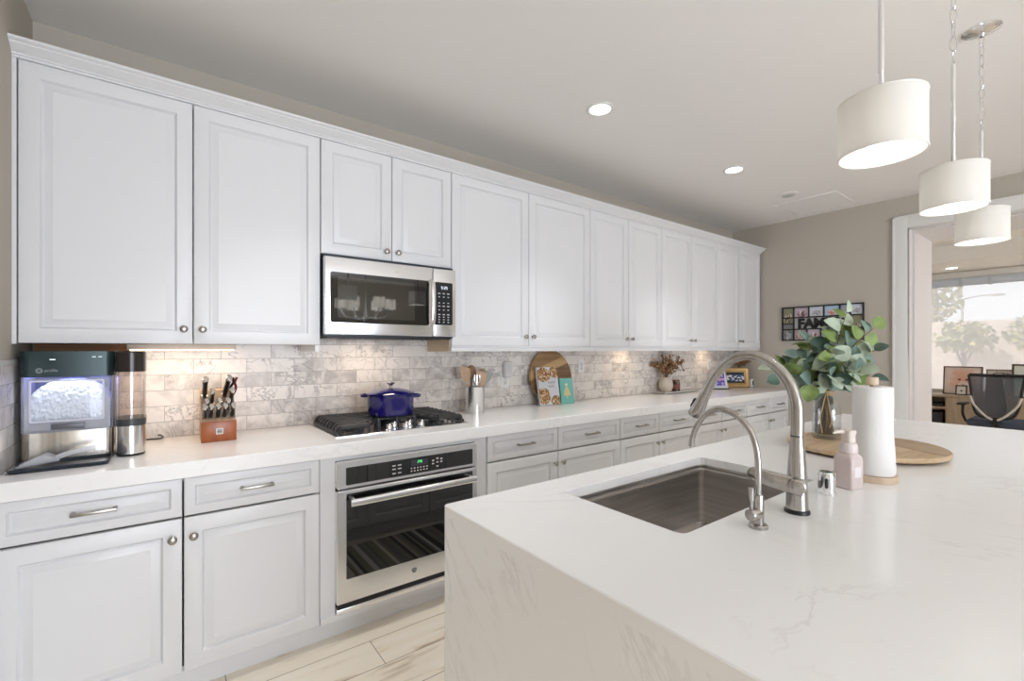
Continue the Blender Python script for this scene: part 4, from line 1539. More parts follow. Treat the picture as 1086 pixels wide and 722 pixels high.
# ------------------------------------------------------------------ under-cabinet lights
WARM = (1.0, .74, .50)
ul = thing('under_cabinet_light', 'slim glowing light bar under the wall cabinet above the knife block', 'light', (.07, 2.62, 1.336))
M().box(-.135, .272, 2.585, 2.665, 1.341, 1.3665, .002).build('housing', pr('beige_lamp_case', (.62, .54, .46), .5), ul)
M().box(-.125, .262, 2.583, 2.655, 1.3365, 1.341).build('lens', emat('warm_tube', (1, .80, .58), 3.5), ul)
lamp('bar_glow', 'AREA', (.07, 2.62, 1.334), .72, WARM, .38, .06, aim=(0, .15, -1))
for k, (x, w_) in enumerate(((3.36, 'left of the dried flowers'), (4.72, 'above the photo frames'))):
    u = thing('puck_light', 'small warm puck light under the wall cabinets, %s' % w_, 'light', (x, 2.69, 1.350), 'puck lights')
    M().lathe([(.035, 1.350), (.036, 1.3665)], (x, 2.69, 0), 24).build('housing', WHITEPL, u)
    M().lathe([(.028, 1.3485), (.029, 1.3500)], (x, 2.69, 0), 24).build('lens', emat('warm_puck', (1, .78, .52), 4), u)
    lamp('puck_glow', 'AREA', (x, 2.66, 1.346), .42, WARM, .06, aim=(0, .25, -1))
lamp('range_hood_glow', 'AREA', (.95, 2.60, 1.380), .7, (1.0, .80, .62), .3, .06, aim=(0, .1, -1))

# ------------------------------------------------------------------ things along the counter
# utensil crock
CC = Vector((1.672, 2.640, .9142))
cr = thing('utensil_crock', 'round stainless steel crock holding wooden spoons right of the cooktop', 'crock', CC)
m = M().lathe([(.060, 0), (.0645, .003), (.0645, .172), (.066, .175), (.066, .178), (.0625, .178), (.062, .012), (0, .010)], CC, 48, cap1=False)
m.build('pot', STEELV, cr)


def utensil(name, label, cat, off, lean, hl, head, mat):
    b = CC + Vector((off[0], off[1], .014))
    ax = Vector((lean[0], lean[1], 1)).normalized()
    t = b + ax * hl
    sd = RT
    m = M()
    m.tube([b, b + ax * hl * .6, t], [.006, .0055, .0065], 12)
    if head == 'spoon':
        mtx = Matrix((sd, ax.cross(sd).normalized(), ax)).transposed()
        m.ball(t + ax * .036, .034, (1, .3, 1.4), 20, 14, rot=mtx)
    elif head == 'spatula':
        w = [(-.008, -.01), (.008, -.01), (.030, .025), (.034, .085), (-.032, .105), (-.034, .03)]
        nn = ax.cross(sd).normalized()
        m.loops([[t + sd * x + ax * y - nn * .003 for x, y in w], [t + sd * x + ax * y + nn * .003 for x, y in w]])
    elif head == 'fork':
        for k in (-.018, 0, .018):
            m.tube([t - ax * .005, t + sd * k + ax * .02, t + sd * k + ax * .065], [.006, .006, .004], 8)
    o = m.build(name, mat, None, loc=b)
    return tag(o, label, cat)


utensil('wooden_spatula', 'angled flat wooden spatula at the left of the steel crock', 'spatula', (-.026, .008), (-.14, .03), .205, 'spatula', BEECH)
utensil('wooden_spoon', 'dark round wooden spoon at the back of the steel crock', 'spoon', (-.005, .03), (.02, .06), .225, 'spoon', wood('walnut_spoon', (.26, .14, .07), (.36, .21, .12), (30, 30, 4), .5))
utensil('wooden_spoon', 'pale oval wooden spoon standing at the right in the steel crock', 'spoon', (.034, .004), (.12, .02), .205, 'spoon', BEECH)
utensil('serving_fork', 'shiny metal serving fork in the middle of the steel crock', 'fork', (-.004, -.028), (.0, -.02), .180, 'fork', STL)
utensil('wooden_paddle', 'narrow wooden paddle at the front of the steel crock', 'paddle', (.016, -.034), (.05, -.03), .170, 'spatula', BEECH)
utensil('rubber_spatula', 'grey-green rubber spatula leaning right out of the steel crock', 'spatula', (-.022, .018), (.40, -.28), .200, 'spatula', pr('grey_rubber', (.38, .40, .37), .6))


def outlet(x, z, label, h=.115, w=.072, holes=True, cat='outlet'):
    o = thing('wall_outlet', label, cat, (x, 2.789, z - h / 2), 'wall plates on the backsplash')
    r = rrect(x - w / 2, x + w / 2, z - h / 2, z + h / 2, .005, 3)
    r2 = rrect(x - w / 2 + .004, x + w / 2 - .004, z - h / 2 + .004, z + h / 2 - .004, .004, 3)
    M().loops([[(a, 2.7895, b) for a, b in r], [(a, 2.786, b) for a, b in r], [(a, 2.784, b) for a, b in r2]]).build('cover_plate', WHITEPL, o)
    if holes:
        r3 = rrect(x - .0165, x + .0165, z - .034, z + .034, .003, 2)
        M().loops([[(a, 2.7842, b) for a, b in r3], [(a, 2.7825, b) for a, b in r3]]).build('socket', pr('socket_white', (.7, .69, .68), .4), o)
        m = M()
        for dz_ in (-.018, .018):
            m.box(x - .007, x - .0052, 2.7818, 2.7828, z + dz_ - .004, z + dz_ + .005).box(x + .0052, x + .007, 2.7818, 2.7828, z + dz_ - .004, z + dz_ + .005).box(x - .002, x + .002, 2.7818, 2.7828, z + dz_ - .011, z + dz_ - .007)
        m.build('slots', BLACK, o)
    return o


outlet(2.030, 1.115, 'white wall outlet with the clear plug-in above it, right of the crock')
outlet(2.838, 1.202, 'bare white wall outlet right of the leaning wooden board')
outlet(4.86, 1.18, 'white wall switch plate near the far corner above the photo frames', cat='switch plate')
pg = thing('plug_in_light', 'tall clear plug-in night light on the backsplash outlet', 'night light', (2.030, 2.765, 1.135))
M().box(1.998, 2.062, 2.735, 2.782, 1.135, 1.255, .012, 3).build('diffuser', cloudy('frosted_plug', (.82, .82, .82), .5), pg)
M().box(2.004, 2.056, 2.745, 2.781, 1.137, 1.18, .006).build('body', WHITEPL, pg)

# leaning round board (two-tone wood), books
def leanmat(ang):
    return Matrix.Rotation(ang, 3, 'X')


LB = Vector((2.455, 2.712, .9142))
lb = thing('cutting_board', 'round two-tone wooden cutting board leaning on the backsplash', 'cutting board', LB)
la = R(-9)
mt = leanmat(la)
rb = .216
strip = [(-1.0, -.25, ACACIA), (-.25, .22, ACACIA), (.22, .58, ACACIAL), (.58, 1.0, ACACIA)]


def clip_disc(v0, v1, r, n=28):
    """slice of a disc between two parallel chords tilted by a quarter of a right angle"""
    pts = []
    a0, a1 = math.asin(v0), math.asin(v1)
    for i in range(n + 1):
        a = a0 + (a1 - a0) * i / n
        pts.append((r * math.cos(a), r * math.sin(a)))
    for i in range(n + 1):
        a = math.pi - a1 + (a1 - a0) * i / n
        pts.append((r * math.cos(a), r * math.sin(a)))
    return pts


ti = R(18)
pal = [wood('acacia_brown', (.16, .08, .035), (.27, .145, .065), (3, 30, 30), .4), ACACIAL, wood('acacia_mid', (.25, .14, .06), (.40, .25, .12), (3, 30, 30), .4)]
for k, (v0, v1, mi) in enumerate(((-.999, .20, 0), (.20, .50, 1), (.50, .999, 2))):
    sl_ = clip_disc(v0, v1, rb)
    sl_ = [(x * math.cos(ti) - y * math.sin(ti), x * math.sin(ti) + y * math.cos(ti)) for x, y in sl_]
    m = M()
    def pos(x, z, y):
        return LB + mt @ Vector((x, y, z + rb))
    m.loops([[pos(x, z, .011) for x, z in sl_], [pos(x, z, -.011) for x, z in sl_]])
    m.build('board_stave', pal[mi], lb)


def book(name, label, cat, x0, x1, y, h, th, lean, fn, cover, nu=36, nv=56, rz=0):
    b = thing(name, label, cat, ((x0 + x1) / 2, y, .9143), rz=rz)
    w = x1 - x0
    mt = leanmat(-lean)
    m = M()
    t = bmesh.new()
    def P(x, yy, z):
        return Vector(b.location) + mt @ Vector((x, yy, z))
    def bx(xa, xb, ya, yb, za, zb):
        q = [(xa, za), (xb, za), (xb, zb), (xa, zb)]
        return [[P(x, ya, z) for x, z in q], [P(x, yb, z) for x, z in q]]
    M().loops(bx(-w / 2, w / 2, -th, -th + .0025, 0, h)).loops(bx(-w / 2, w / 2, -.0025, 0, 0, h)).loops(bx(-w / 2, -w / 2 + .0025, -th, 0, 0, h)).build('cover', cover, b)
    M().loops(bx(-w / 2 + .0025, w / 2 - .003, -th + .0025, -.0025, .003, h - .003)).build('pages', pr('page_edges', (.72, .68, .60), .8), b)
    o_ = P(-w / 2, -th - .0004, 0)
    picture('front_print', o_, P(w / 2, -th - .0004, 0) - o_, P(-w / 2, -th - .0004, h) - o_, nu, nv, fn, b, INKG)
    t.free()
    return b, P


def blob(s, t, cs, ct, rs, rt):
    return ((s - cs) / rs) ** 2 + ((t - ct) / rt) ** 2


def cook(s, t):
    base = (.66, .66, .70)
    for cs, ct, rs, rt, seed in ((.28, .80, .36, .19, 1), (.20, .24, .34, .22, 2), (.85, .86, .26, .16, 3), (.80, .10, .26, .13, 4)):
        if blob(s, t, cs, ct, rs, rt) < 1 + .25 * noise.noise(Vector((s * 6, t * 6, seed))):
            n = noise.noise(Vector((s * 13, t * 18, seed * 3.1)))
            n2 = noise.noise(Vector((s * 9 + 4, t * 12, seed * 7.7)))
            if n > .28: return (.62, .55, .42)
            if n > .05: return (.55, .28, .10)
            if n2 > .1: return (.22, .08, .05)
            if n2 > -.2: return (.40, .22, .09)
            return (.16, .14, .05)
    return base


cb, CP = book('cookbook', 'white cookbook with food photos on its cover, leaning on the wooden board', 'cookbook', 2.268, 2.472, 2.672, .292, .022, R(10), cook, pr('book_white', (.68, .68, .70), .4))
txd = pr('dark_title_print', (.20, .19, .24), .5)
for i, (w_, z) in enumerate((('beautiful', .165), ('boards', .135))):
    o_ = CP(-.005, -.0232, z)
    text_mesh('title_line', w_, .026, o_, CP(.1, -.0232, z) - o_, CP(-.005, -.0232, z + .1) - o_, txd, cb, .0004, sx=.85)


def card(s, t):
    c0 = (.16, .50, .44)
    g = (.62, .60, .28)
    if abs(s - .5) < .30 * max(0, (.72 - t) / .42) ** .8 and .30 < t < .72:
        return g if noise.noise(Vector((s * 14, t * 14, 3))) < .25 else (.70, .55, .18)
    if abs(s - .5) < .05 and .20 < t <= .30:
        return g
    if blob(s, t, .5, .75, .10, .045) < 1:
        return (.75, .74, .5)
    return c0


book('recipe_book', 'small turquoise book with a yellow tree motif beside the cookbook', 'book', 2.482, 2.622, 2.662, .200, .014, R(9), card, pr('turquoise_cover', (.16, .50, .44), .45), 30, 42)

# tray with vase of dried flowers and candle
tr = thing('display_tray', 'low pale marble tray under the dried flower vase', 'tray', (4.10, 2.70, .9142))
ro = rrect(3.80, 4.42, 2.625, 2.775, .008, 3)
M().loops([[(x, y, .922) for x, y in ro], [(x, y, .930) for x, y in ro]]).build('slab', pr('tray_marble', (.60, .57, .52), .3, var=.1, vscale=14), tr)
m = M()
for x in (3.83, 4.39):
    for y in (2.645, 2.755):
        m.lathe([(.010, .9143), (.010, .922)], (x, y, 0), 14)
m.build('feet', DARKNICKEL, tr)
vc = Vector((3.925, 2.700, .9305))
dv = thing('ceramic_vase', 'round cream ceramic vase holding dried brown flowers', 'vase', vc)
M().lathe([(.030, 0), (.045, .006), (.062, .035), (.068, .065), (.063, .098), (.050, .122), (.036, .134), (.035, .142), (.030, .142), (.029, .128), (0, .03)], vc, 40, cap1=False).build('pot', pr('cream_ceramic', (.64, .56, .46), .6, bump=.3, bscale=40), dv)


def dried(label, base, spread, hgt, n, seed, fwlim, zlim=9.0):
    d = thing('dried_flowers', label, 'dried flowers', base)
    rnd = random.Random(seed)
    stems, flo = M(), M()
    mats = [pr('dried_rust', (.30, .12, .045), .8), pr('dried_tan', (.44, .28, .15), .8), pr('dried_olive', (.20, .15, .08), .8)]
    for k in range(n):
        a = rnd.uniform(-1, 1)
        tip = base + RT * (a * spread) + Vector((0, rnd.uniform(-fwlim, fwlim), 0)) + UP * hgt * (1 - .35 * abs(a) + rnd.uniform(-.25, .05))
        tip.z = min(tip.z, zlim); tip.y = min(tip.y, 2.775)
        pth = smoothpath([base, base.lerp(tip, .5) + UP * .02 - RT * a * .02, tip], 5)
        stems.tube(pth, .0015, 6)
        for j in range(11):
            t = rnd.uniform(.35, 1)
            p = pth[min(int(t * (len(pth) - 1)), len(pth) - 1)] + Vector((rnd.uniform(-.02, .02), rnd.uniform(-.02, .02), rnd.uniform(-.02, .02)))
            p.y = min(p.y, 2.78); p.z = min(p.z, zlim)
            dr_ = Vector((rnd.uniform(-1, 1), rnd.uniform(-1, .4), rnd.uniform(-.4, 1)))
            leaf(flo, p, dr_, Vector((rnd.uniform(-1, 1), -1, rnd.uniform(-1, 1))), rnd.uniform(.020, .036), rnd.uniform(.008, .013), rnd.choices((0, 1, 2), (3, 3, 3))[0])
    stems.build('stems', STEM, d)
    flo.build('blossoms', mats, d, ang=60)
    return d


dried('rust and tan dried flowers spreading from the cream vase', vc + UP * .12, .205, .275, 30, 4, .045, 1.325)
cj = Vector((4.075, 2.690, .9305))
cd = thing('candle_jar', 'small dark amber candle jar beside the cream vase', 'candle', cj)
M().lathe([(.036, 0), (.040, .004), (.040, .078), (.034, .090), (.034, .094)], cj, 32).build('jar', pr('amber_glass', (.07, .02, .008), .12, coat=.5), cd)
M().lathe([(.036, .094), (.036, .110), (.033, .112)], cj, 32).build('lid', pr('amber_lid', (.20, .11, .06), .3, .5), cd)
m = M().lathe([(.0405, .022), (.0405, .064)], cj, 32, cap0=False, cap1=False)
m.build('paper_label', pr('dark_red_label', (.22, .07, .05), .6), cd)

# corner: photo plaque, gilt frame, dried garland, small camera
def award(s, t):
    n = noise.noise(Vector((s * 5, t * 6, 2)))
    if abs(s - .5) > .40 or t < .1 or t > .92: return (.72, .74, .85)
    if .42 < t < .58: return (.62, .35, .62)
    if n > .1: return (.06, .05, .36)
    return (.16, .12, .55) if n > -.25 else (.55, .45, .75)


ph = thing('photo_plaque', 'tapered white plaque with a blue photo, left of the gilt frame', 'photo plaque', (4.815, 2.63, .9142))
b0, b1, t0, t1, hh = -.088, .088, -.058, .058, .205
mt = leanmat(R(-10))
def PP(x, y, z): return Vector(ph.location) + mt @ Vector((x, y, z))
q = [(b0, .006), (b1, .006), (t1, hh), (t0, hh)]
M().loops([[PP(x, 0, z) for x, z in q], [PP(x, -.012, z) for x, z in q]]).build('plaque', pr('plaque_white', (.74, .75, .82), .3), ph)
M().loops([[PP(x, .01, z) for x, z in ((b0, 0), (b1, 0), (b1, .006), (b0, .006))], [PP(x, -.03, z) for x, z in ((b0, 0), (b1, 0), (b1, .006), (b0, .006))]]).build('base', BLACK, ph)
o_ = PP(-.062, -.0126, .02)
picture('photo', o_, PP(.062, -.0126, .02) - o_, PP(-.062, -.0126, .19) - o_, 20, 28, award, ph, INKG)


def gphoto(s, t):
    n = noise.noise(Vector((s * 7, t * 7, 9)))
    if t > .72 or t < .18: return (.012, .014, .02)
    if n > .12: return (.75, .75, .78)
    if n > -.1: return (.06, .14, .34)
    return (.015, .02, .03)


gf = thing('gilt_photo_frame', 'gold picture frame with a dark group photo in the far counter corner', 'photo frame', (5.150, 2.635, .9142))
mt2 = leanmat(R(-9))
def GP(x, y, z): return Vector(gf.location) + mt2 @ Vector((x, y, z))
W2, H2, fr = .150, .225, .050
m = M()
ls = []
for i, d_ in ((0, .0), (0, -.018), (.010, -.026), (.034, -.022), (.040, -.016), (fr, -.013), (fr, -.004)):
    ls.append([GP(-W2 + i, d_, i), GP(W2 - i, d_, i), GP(W2 - i, d_, H2 - i), GP(-W2 + i, d_, H2 - i)])
m.loops(ls)
m.build('frame', pr('aged_gilt', (.42, .27, .11), .4, .55, bump=.3, bscale=40), gf)
o_ = GP(-W2 + fr, -.0045, fr)
picture('photo', o_, GP(W2 - fr, -.0045, fr) - o_, GP(-W2 + fr, -.0045, H2 - fr) - o_, 26, 16, gphoto, gf, INKG)
dried('dark dried flower bunch above the gilt photo frame in the corner', Vector((5.262, 2.655, 1.14)), .125, .120, 56, 8, .03, 1.30)
ph.rotation_euler.z = R(-30)
gf.rotation_euler.z = R(-38)
# its holder, hidden behind the frame
m = M().lathe([(.014, .9142), (.016, .92), (.016, 1.05), (.014, 1.145)], (5.262, 2.655, 0), 24)
tag(m.build('slim_vase', pr('dark_vase', (.10, .07, .05), .5)), 'slim dark vase behind the gilt photo frame', 'vase')
sc_ = thing('security_camera', 'small white cube camera with black face at the counter corner', 'camera', (5.335, 2.555, .9142))
M().box(5.312, 5.358, 2.532, 2.578, .924, 1.005, .008, 3).build('body', WHITEPL, sc_)
M().box(5.324, 5.348, 2.5295, 2.533, .940, .992, .003).build('lens_face', BLACK, sc_)
M().lathe([(.020, .9143), (.020, .918), (.008, .922), (.008, .926)], (5.335, 2.555, 0), 20).build('stand', WHITEPL, sc_)

# ------------------------------------------------------------------ collage frame on the far wall
FY0, FY1, FZ0, FZ1 = 1.503, 2.243, 1.438, 1.800
fmf = thing('photo_collage', 'black multi-photo frame with large letters on the far wall', 'photo frame', (XR, (FY0 + FY1) / 2, FZ0))


def FP(s, t, d=0.0):
    """s from the left edge (seen from the kitchen), t from the bottom, in metres"""
    return Vector((XR - .002 - d, FY1 - s, FZ0 + t))


def plate(m, s0, s1, t0, t1, d0, d1):
    q = [(s0, t0), (s1, t0), (s1, t1), (s0, t1)]
    m.loops([[FP(s, t, d0) for s, t in q], [FP(s, t, d1) for s, t in q]])
    return m


Wf, Hf = FY1 - FY0, FZ1 - FZ0
m = M()
plate(m, 0, Wf, 0, .012, .004, .022); plate(m, 0, Wf, Hf - .012, Hf, .004, .022); plate(m, 0, .012, .012, Hf - .012, .004, .022); plate(m, Wf - .012, Wf, .012, Hf - .012, .004, .022)
plate(m, .012, Wf - .012, .115, .128, .004, .018); plate(m, .012, Wf - .012, .240, .253, .004, .018)
for s in (.118, .262, .400, .540, .628):
    plate(m, s - .006, s + .006, .253, Hf - .012, .004, .018)
for s in (.118, .245, .372, .50, .628):
    plate(m, s - .006, s + .006, .012, .115, .004, .018)
plate(m, .112, .124, .128, .240, .004, .018); plate(m, .622, .634, .128, .240, .004, .018)
plate(m, .012, .112, .176, .188, .004, .018)
m.build('frame', BLACK, fmf)
cells = [(.012, .112, .188, Hf - .012, 0), (.124, .256, .253, Hf - .012, 1), (.268, .394, .253, Hf - .012, 2), (.406, .534, .253, Hf - .012, 3), (.546, .622, .253, Hf - .012, 4), (.634, Wf - .012, .253, Hf - .012, 2),
         (.012, .112, .012, .176, 5), (.124, .239, .012, .115, 6), (.251, .366, .012, .115, 1), (.378, .494, .012, .115, 4), (.506, .622, .012, .115, 3), (.634, Wf - .012, .012, .240, 0)]


def cellfn(k):
    pal_ = [((.24, .24, .14), (.08, .07, .08), (.42, .30, .18)), ((.50, .42, .47), (.16, .08, .10), (.38, .20, .20)), ((.62, .66, .74), (.28, .28, .30), (.55, .52, .5)), ((.40, .55, .72), (.55, .18, .17), (.60, .50, .45)), ((.30, .36, .42), (.55, .55, .55), (.2, .2, .22)), ((.20, .21, .22), (.35, .36, .36), (.12, .12, .12)), ((.40, .30, .27), (.58, .48, .42), (.2, .12, .1))][k]

    def f(s, t):
        n = noise.noise(Vector((s * 6, t * 5, k * 5.3)))
        if blob(s, t, .5, .32, .34, .34) < 1 + n:
            return pal_[1] if n < 0 else (pal_[2] if n < .35 else (.65, .62, .62))
        return pal_[0]
    return f


for (s0, s1, t0, t1, k) in cells:
    o_ = FP(s0, t0, .008)
    picture('photo', o_, FP(s1, t0, .008) - o_, FP(s0, t1, .008) - o_, 18, 14, cellfn(k), fmf)
m = plate(M(), .124, .622, .128, .240, .003, .006)
m.build('letter_backing', pr('letter_back', (.52, .50, .49), .7), fmf)
o_ = FP(.373, .136, .012)
text_mesh('letters', 'FAMILY', .135, o_, (0, -1, 0), (0, 0, 1), BLACK, fmf, .012, .007, 'CENTER', .98)

# ------------------------------------------------------------------ ceiling fittings
LAMPW = (1.0, .985, .97)


def downlight(x, y, label, e=40.0, z=ZC, r=.062):
    d = thing('recessed_downlight', label, 'ceiling light', (x, y, z), 'recessed ceiling downlights')
    M().lathe([(r + .018, z), (r + .018, z - .004), (r + .012, z - .007), (r, z - .005), (r - .004, z - .001)], (x, y, 0), 40, cap0=False, cap1=False).build('trim_ring', pr('lamp_trim_white', (.78, .77, .75), .4), d)
    M().lathe([(r - .002, z - .003), (r * .6, z - .0045), (0, z - .005)], (x, y, 0), 40, cap0=False, cap1=False).build('lens', emat('downlight_lens', (1, .97, .92), 5.0), d)
    lamp('downlight_beam', 'SPOT', (x, y, z - .02), e, LAMPW, .06, aim=(0, 0, -1), spot=R(84))
    return d


downlight(2.022, 1.832, 'lit round ceiling downlight nearest the camera')
downlight(3.535, 1.822, 'lit round ceiling downlight farther along the ceiling')
for x, y, w_ in ((.50, 1.83, 'over the ice maker end of the aisle'), (.6, -1.0, 'behind the camera over the dining side'), (3.2, -1.0, 'behind the island over the dining side')):
    downlight(x, y, 'lit ceiling downlight %s' % w_)
sd = thing('ceiling_sensor', 'small unlit round fitting on the ceiling near the far corner', 'ceiling fitting', (4.484, 1.815, ZC))
M().lathe([(.085, ZC), (.085, ZC - .005), (.072, ZC - .008), (.058, ZC - .008)], (4.484, 1.815, 0), 36, cap0=False).build('ring', CEIL, sd)
M().lathe([(.056, ZC - .008), (.050, ZC - .016), (0, ZC - .018)], (4.484, 1.815, 0), 32, cap0=False, cap1=False).build('lens', pr('sensor_grey', (.52, .52, .51), .5), sd)
vt = thing('ceiling_vent', 'large white slatted air vent in the ceiling by the far wall', 'air vent', (4.96, 1.78, ZC))
m = M().box(4.71, 5.21, 1.52, 1.545, ZC - .008, ZC, .002).box(4.71, 5.21, 2.015, 2.04, ZC - .008, ZC, .002).box(4.71, 4.735, 1.545, 2.015, ZC - .008, ZC, .002).box(5.185, 5.21, 1.545, 2.015, ZC - .008, ZC, .002)
m.build('frame', CEIL, vt)
m = M()
rt = Matrix.Rotation(R(25), 3, 'Y')
for i in range(26):
    x = 4.742 + i * .0175
    m.box(x, x + .016, 1.545, 2.015, ZC - .0045, ZC - .003)
m.build('slats', CEIL, vt)

# pendants over the island
FAB = shade_fabric('cream_shade_fabric', (.87, .855, .82))


def pendant(x, y, label, sw=0):
    p = thing('pendant_light', label, 'pendant light', (x, y, 1.815), 'pendant lights over the island')
    z0, z1, r = 1.816, 1.947, .0865
    m = M().lathe([(r, z0), (r, z1)], (x, y, 0), 64, cap0=False, cap1=False)
    m.lathe([(r - .0022, z0), (r - .0022, z1)], (x, y, 0), 64, cap0=False, cap1=False)
    s = m.build('shade', FAB, p)
    for z in (z0, z1):
        m = M().tube([(x + (r - .001) * math.cos(2 * math.pi * i / 48), y + (r - .001) * math.sin(2 * math.pi * i / 48), z) for i in range(48)], .0028, 8, closed=True)
        m.build('shade_trim', pr('shade_edge_white', (.82, .80, .75), .7), s)
    m = M()
    for k in range(3):
        a = 2 * math.pi * k / 3 + .4
        m.cyl((x, y, z1 - .012), (x + (r - .002) * math.cos(a), y + (r - .002) * math.sin(a), z1 - .012), .002, .002, 8)
    m.lathe([(.013, z1 - .045), (.015, z1 - .03), (.015, z1 + .002), (.008, z1 + .006)], (x, y, 0), 20)
    m.build('socket', CHROME, p)
    M().lathe([(.010, z1 - .045), (.013, z1 - .055), (.028, z1 - .078), (.031, z1 - .096), (.026, z1 - .114), (.012, z1 - .124), (0, z1 - .126)], (x, y, 0), 28, cap1=False).build('bulb', emat('pendant_bulb', (1, .98, .95), 2.6), p)
    M().cyl((x, y, z1), (x, y, 2.300), .0062, .0062, 16).build('rod', CHROME, p)
    # chain of oval links
    m = M()
    zt, zb = 2.722, 2.300
    n = 9
    pit = (zt - zb) / n
    for k in range(n):
        cz = zb + pit * (k + .5)
        a = (k % 2) * R(90) + R(25) + k * .07
        hx, hz = .0095, pit * .5 + .004
        ux = Vector((math.cos(a), math.sin(a), 0))
        dx_ = .0025 * math.sin(k * 1.7 + sw)
        m.tube([Vector((x + dx_, y, cz)) + ux * (hx * math.cos(2 * math.pi * i / 16)) + UP * (hz * math.sin(2 * math.pi * i / 16)) for i in range(16)], .0021, 8, closed=True)
    m.build('chain', CHROME, p)
    M().lathe([(.008, 2.712), (.012, 2.722), (.030, 2.727), (.058, 2.734), (.066, 2.739), (.066, ZC)], (x, y, 0), 40).build('canopy', CHROME, p)
    lamp('pendant_glow', 'POINT', (x, y, z0 + .055), 5.6, (1, .985, .96), .03)
    return p


pendant(1.392, .354, 'drum pendant lamp nearest the camera, on a straight chrome rod', 0)
pendant(2.116, .343, 'middle drum pendant lamp with a chain above its rod', 1)
pendant(2.858, .373, 'farthest drum pendant lamp, its round canopy visible on the ceiling', 2)

# dining chandelier behind the camera (it shows in the microwave glass)
CH = Vector((2.16, -1.35, 0))
chd = thing('chandelier', 'chrome dining chandelier with white drum shades, mirrored in the microwave glass', 'chandelier', CH + UP * 1.72)
M().cyl(CH + UP * 1.9, CH + UP * 2.72, .008, .008, 12).lathe([(.07, 2.725), (.07, ZC)], CH, 30).lathe([(.015, 1.73), (.035, 1.78), (.02, 1.86), (.012, 1.98)], CH, 24).build('column', CHROME, chd)
for k in range(6):
    a = 2 * math.pi * k / 6 + .3
    u = Vector((math.cos(a), math.sin(a), 0))
    arm = M().tube(smoothpath([CH + UP * 1.79, CH + u * .12 + UP * 1.765, CH + u * .25 + UP * 1.79, CH + u * .32 + UP * 1.89], 6), .008, 10).build('arm', CHROME, chd)
    c_ = CH + u * .32
    M().lathe([(.075, 1.90), (.075, 2.03)], c_, 36, cap0=False, cap1=False).build('shade', FAB, arm)
    M().ball(c_ + UP * 1.965, .025).build('bulb', emat('chandelier_bulb', (1, .95, .86), 22.0), arm)

# striped runner in the aisle
def stripes(s, t):
    k = s * 96
    n = noise.noise(Vector((math.floor(k) * 3.7, 1, 1)))
    if n > .28: return (.78, .75, .68)
    if n > .05: return (.22, .20, .19)
    if n > -.1: return (.30, .30, .18)
    if n > -.35: return (.03, .028, .028)
    return (.52, .44, .40)


rg = thing('runner_rug', 'striped dark runner rug in the aisle beside the island, mirrored in the oven glass', 'rug', (1.9, 1.39, .001))
M().box(.90, 2.9, 1.14, 1.64, .001, .009, .002).build('backing', pr('rug_back', (.06, .055, .05), .95), rg)
picture('woven_top', (.90, 1.14, .0095), (2.0, 0, 0), (0, .50, 0), 184, 6, stripes, rg)

# ------------------------------------------------------------------ office furniture
CNX0, CNX1, CNZ = 8.26, 8.70, .745
cn = thing('office_console', 'washed oak console with open shelf beneath the office window', 'console', (8.5, .3, 0))
CY_0, CY_1 = -1.5, 1.95
M().box(CNX0 - .01, CNX1, CY_0, CY_1, CNZ - .03, CNZ, .003).build('top', OAK, cn)
m = M()
ydiv = (1.93, 1.405, .90, .40, -.1, -.6, -1.1, -1.48)
for y in ydiv:
    m.box(CNX0, CNX1, y - .012, y + .012, .0, CNZ - .03)
m.box(CNX1 - .015, CNX1, CY_0, CY_1, .05, CNZ - .03).box(CNX0, CNX1, CY_0, CY_1, .05, .08)
m.build('carcass', OAK, cn)
M().box(CNX0 + .01, CNX1 - .016, 1.417, 1.918, .555, .585).box(CNX0 + .01, CNX1 - .016, 1.417, 1.918, .30, .32).build('shelf', OAK, cn)
for ya, yb in zip(ydiv[2:], ydiv[1:]):
    a, b = ya + .013, yb - .013
    m = M()
    q0 = [(CNX0 - .018, a, .085), (CNX0 - .018, b, .085), (CNX0 - .018, b, CNZ - .035), (CNX0 - .018, a, CNZ - .035)]
    ls = []
    for i, d_ in ((0, .018), (0, 0), (.06, 0), (.063, .007), (.075, .007)):
        ls.append([(CNX0 - .018 + d_, a + i, .085 + i), (CNX0 - .018 + d_, b - i, .085 + i), (CNX0 - .018 + d_, b - i, CNZ - .035 - i), (CNX0 - .018 + d_, a + i, CNZ - .035 - i)])
    m.loops(ls)
    dd_ = m.build('door', OAK, cn)
    M().box(CNX0 - .03, CNX0 - .018, (a + b) / 2 - .07, (a + b) / 2 + .07, CNZ - .085, CNZ - .065, .003).build('handle', OAK, dd_)
for i, (y, w_, h_) in enumerate(((1.50, .10, .02),)):
    m = M().box(8.30, 8.60, 1.45, 1.85, .586, .622, .004)
    tag(m.build('media_box', BLACK), 'flat black box on the upper console shelf', 'box')
m = M().box(8.34, 8.60, 1.46, 1.60, .321, .50, .004)
tag(m.build('storage_bin', pr('charcoal_bin', (.06, .06, .07), .7)), 'charcoal bin on the lower console shelf', 'bin')


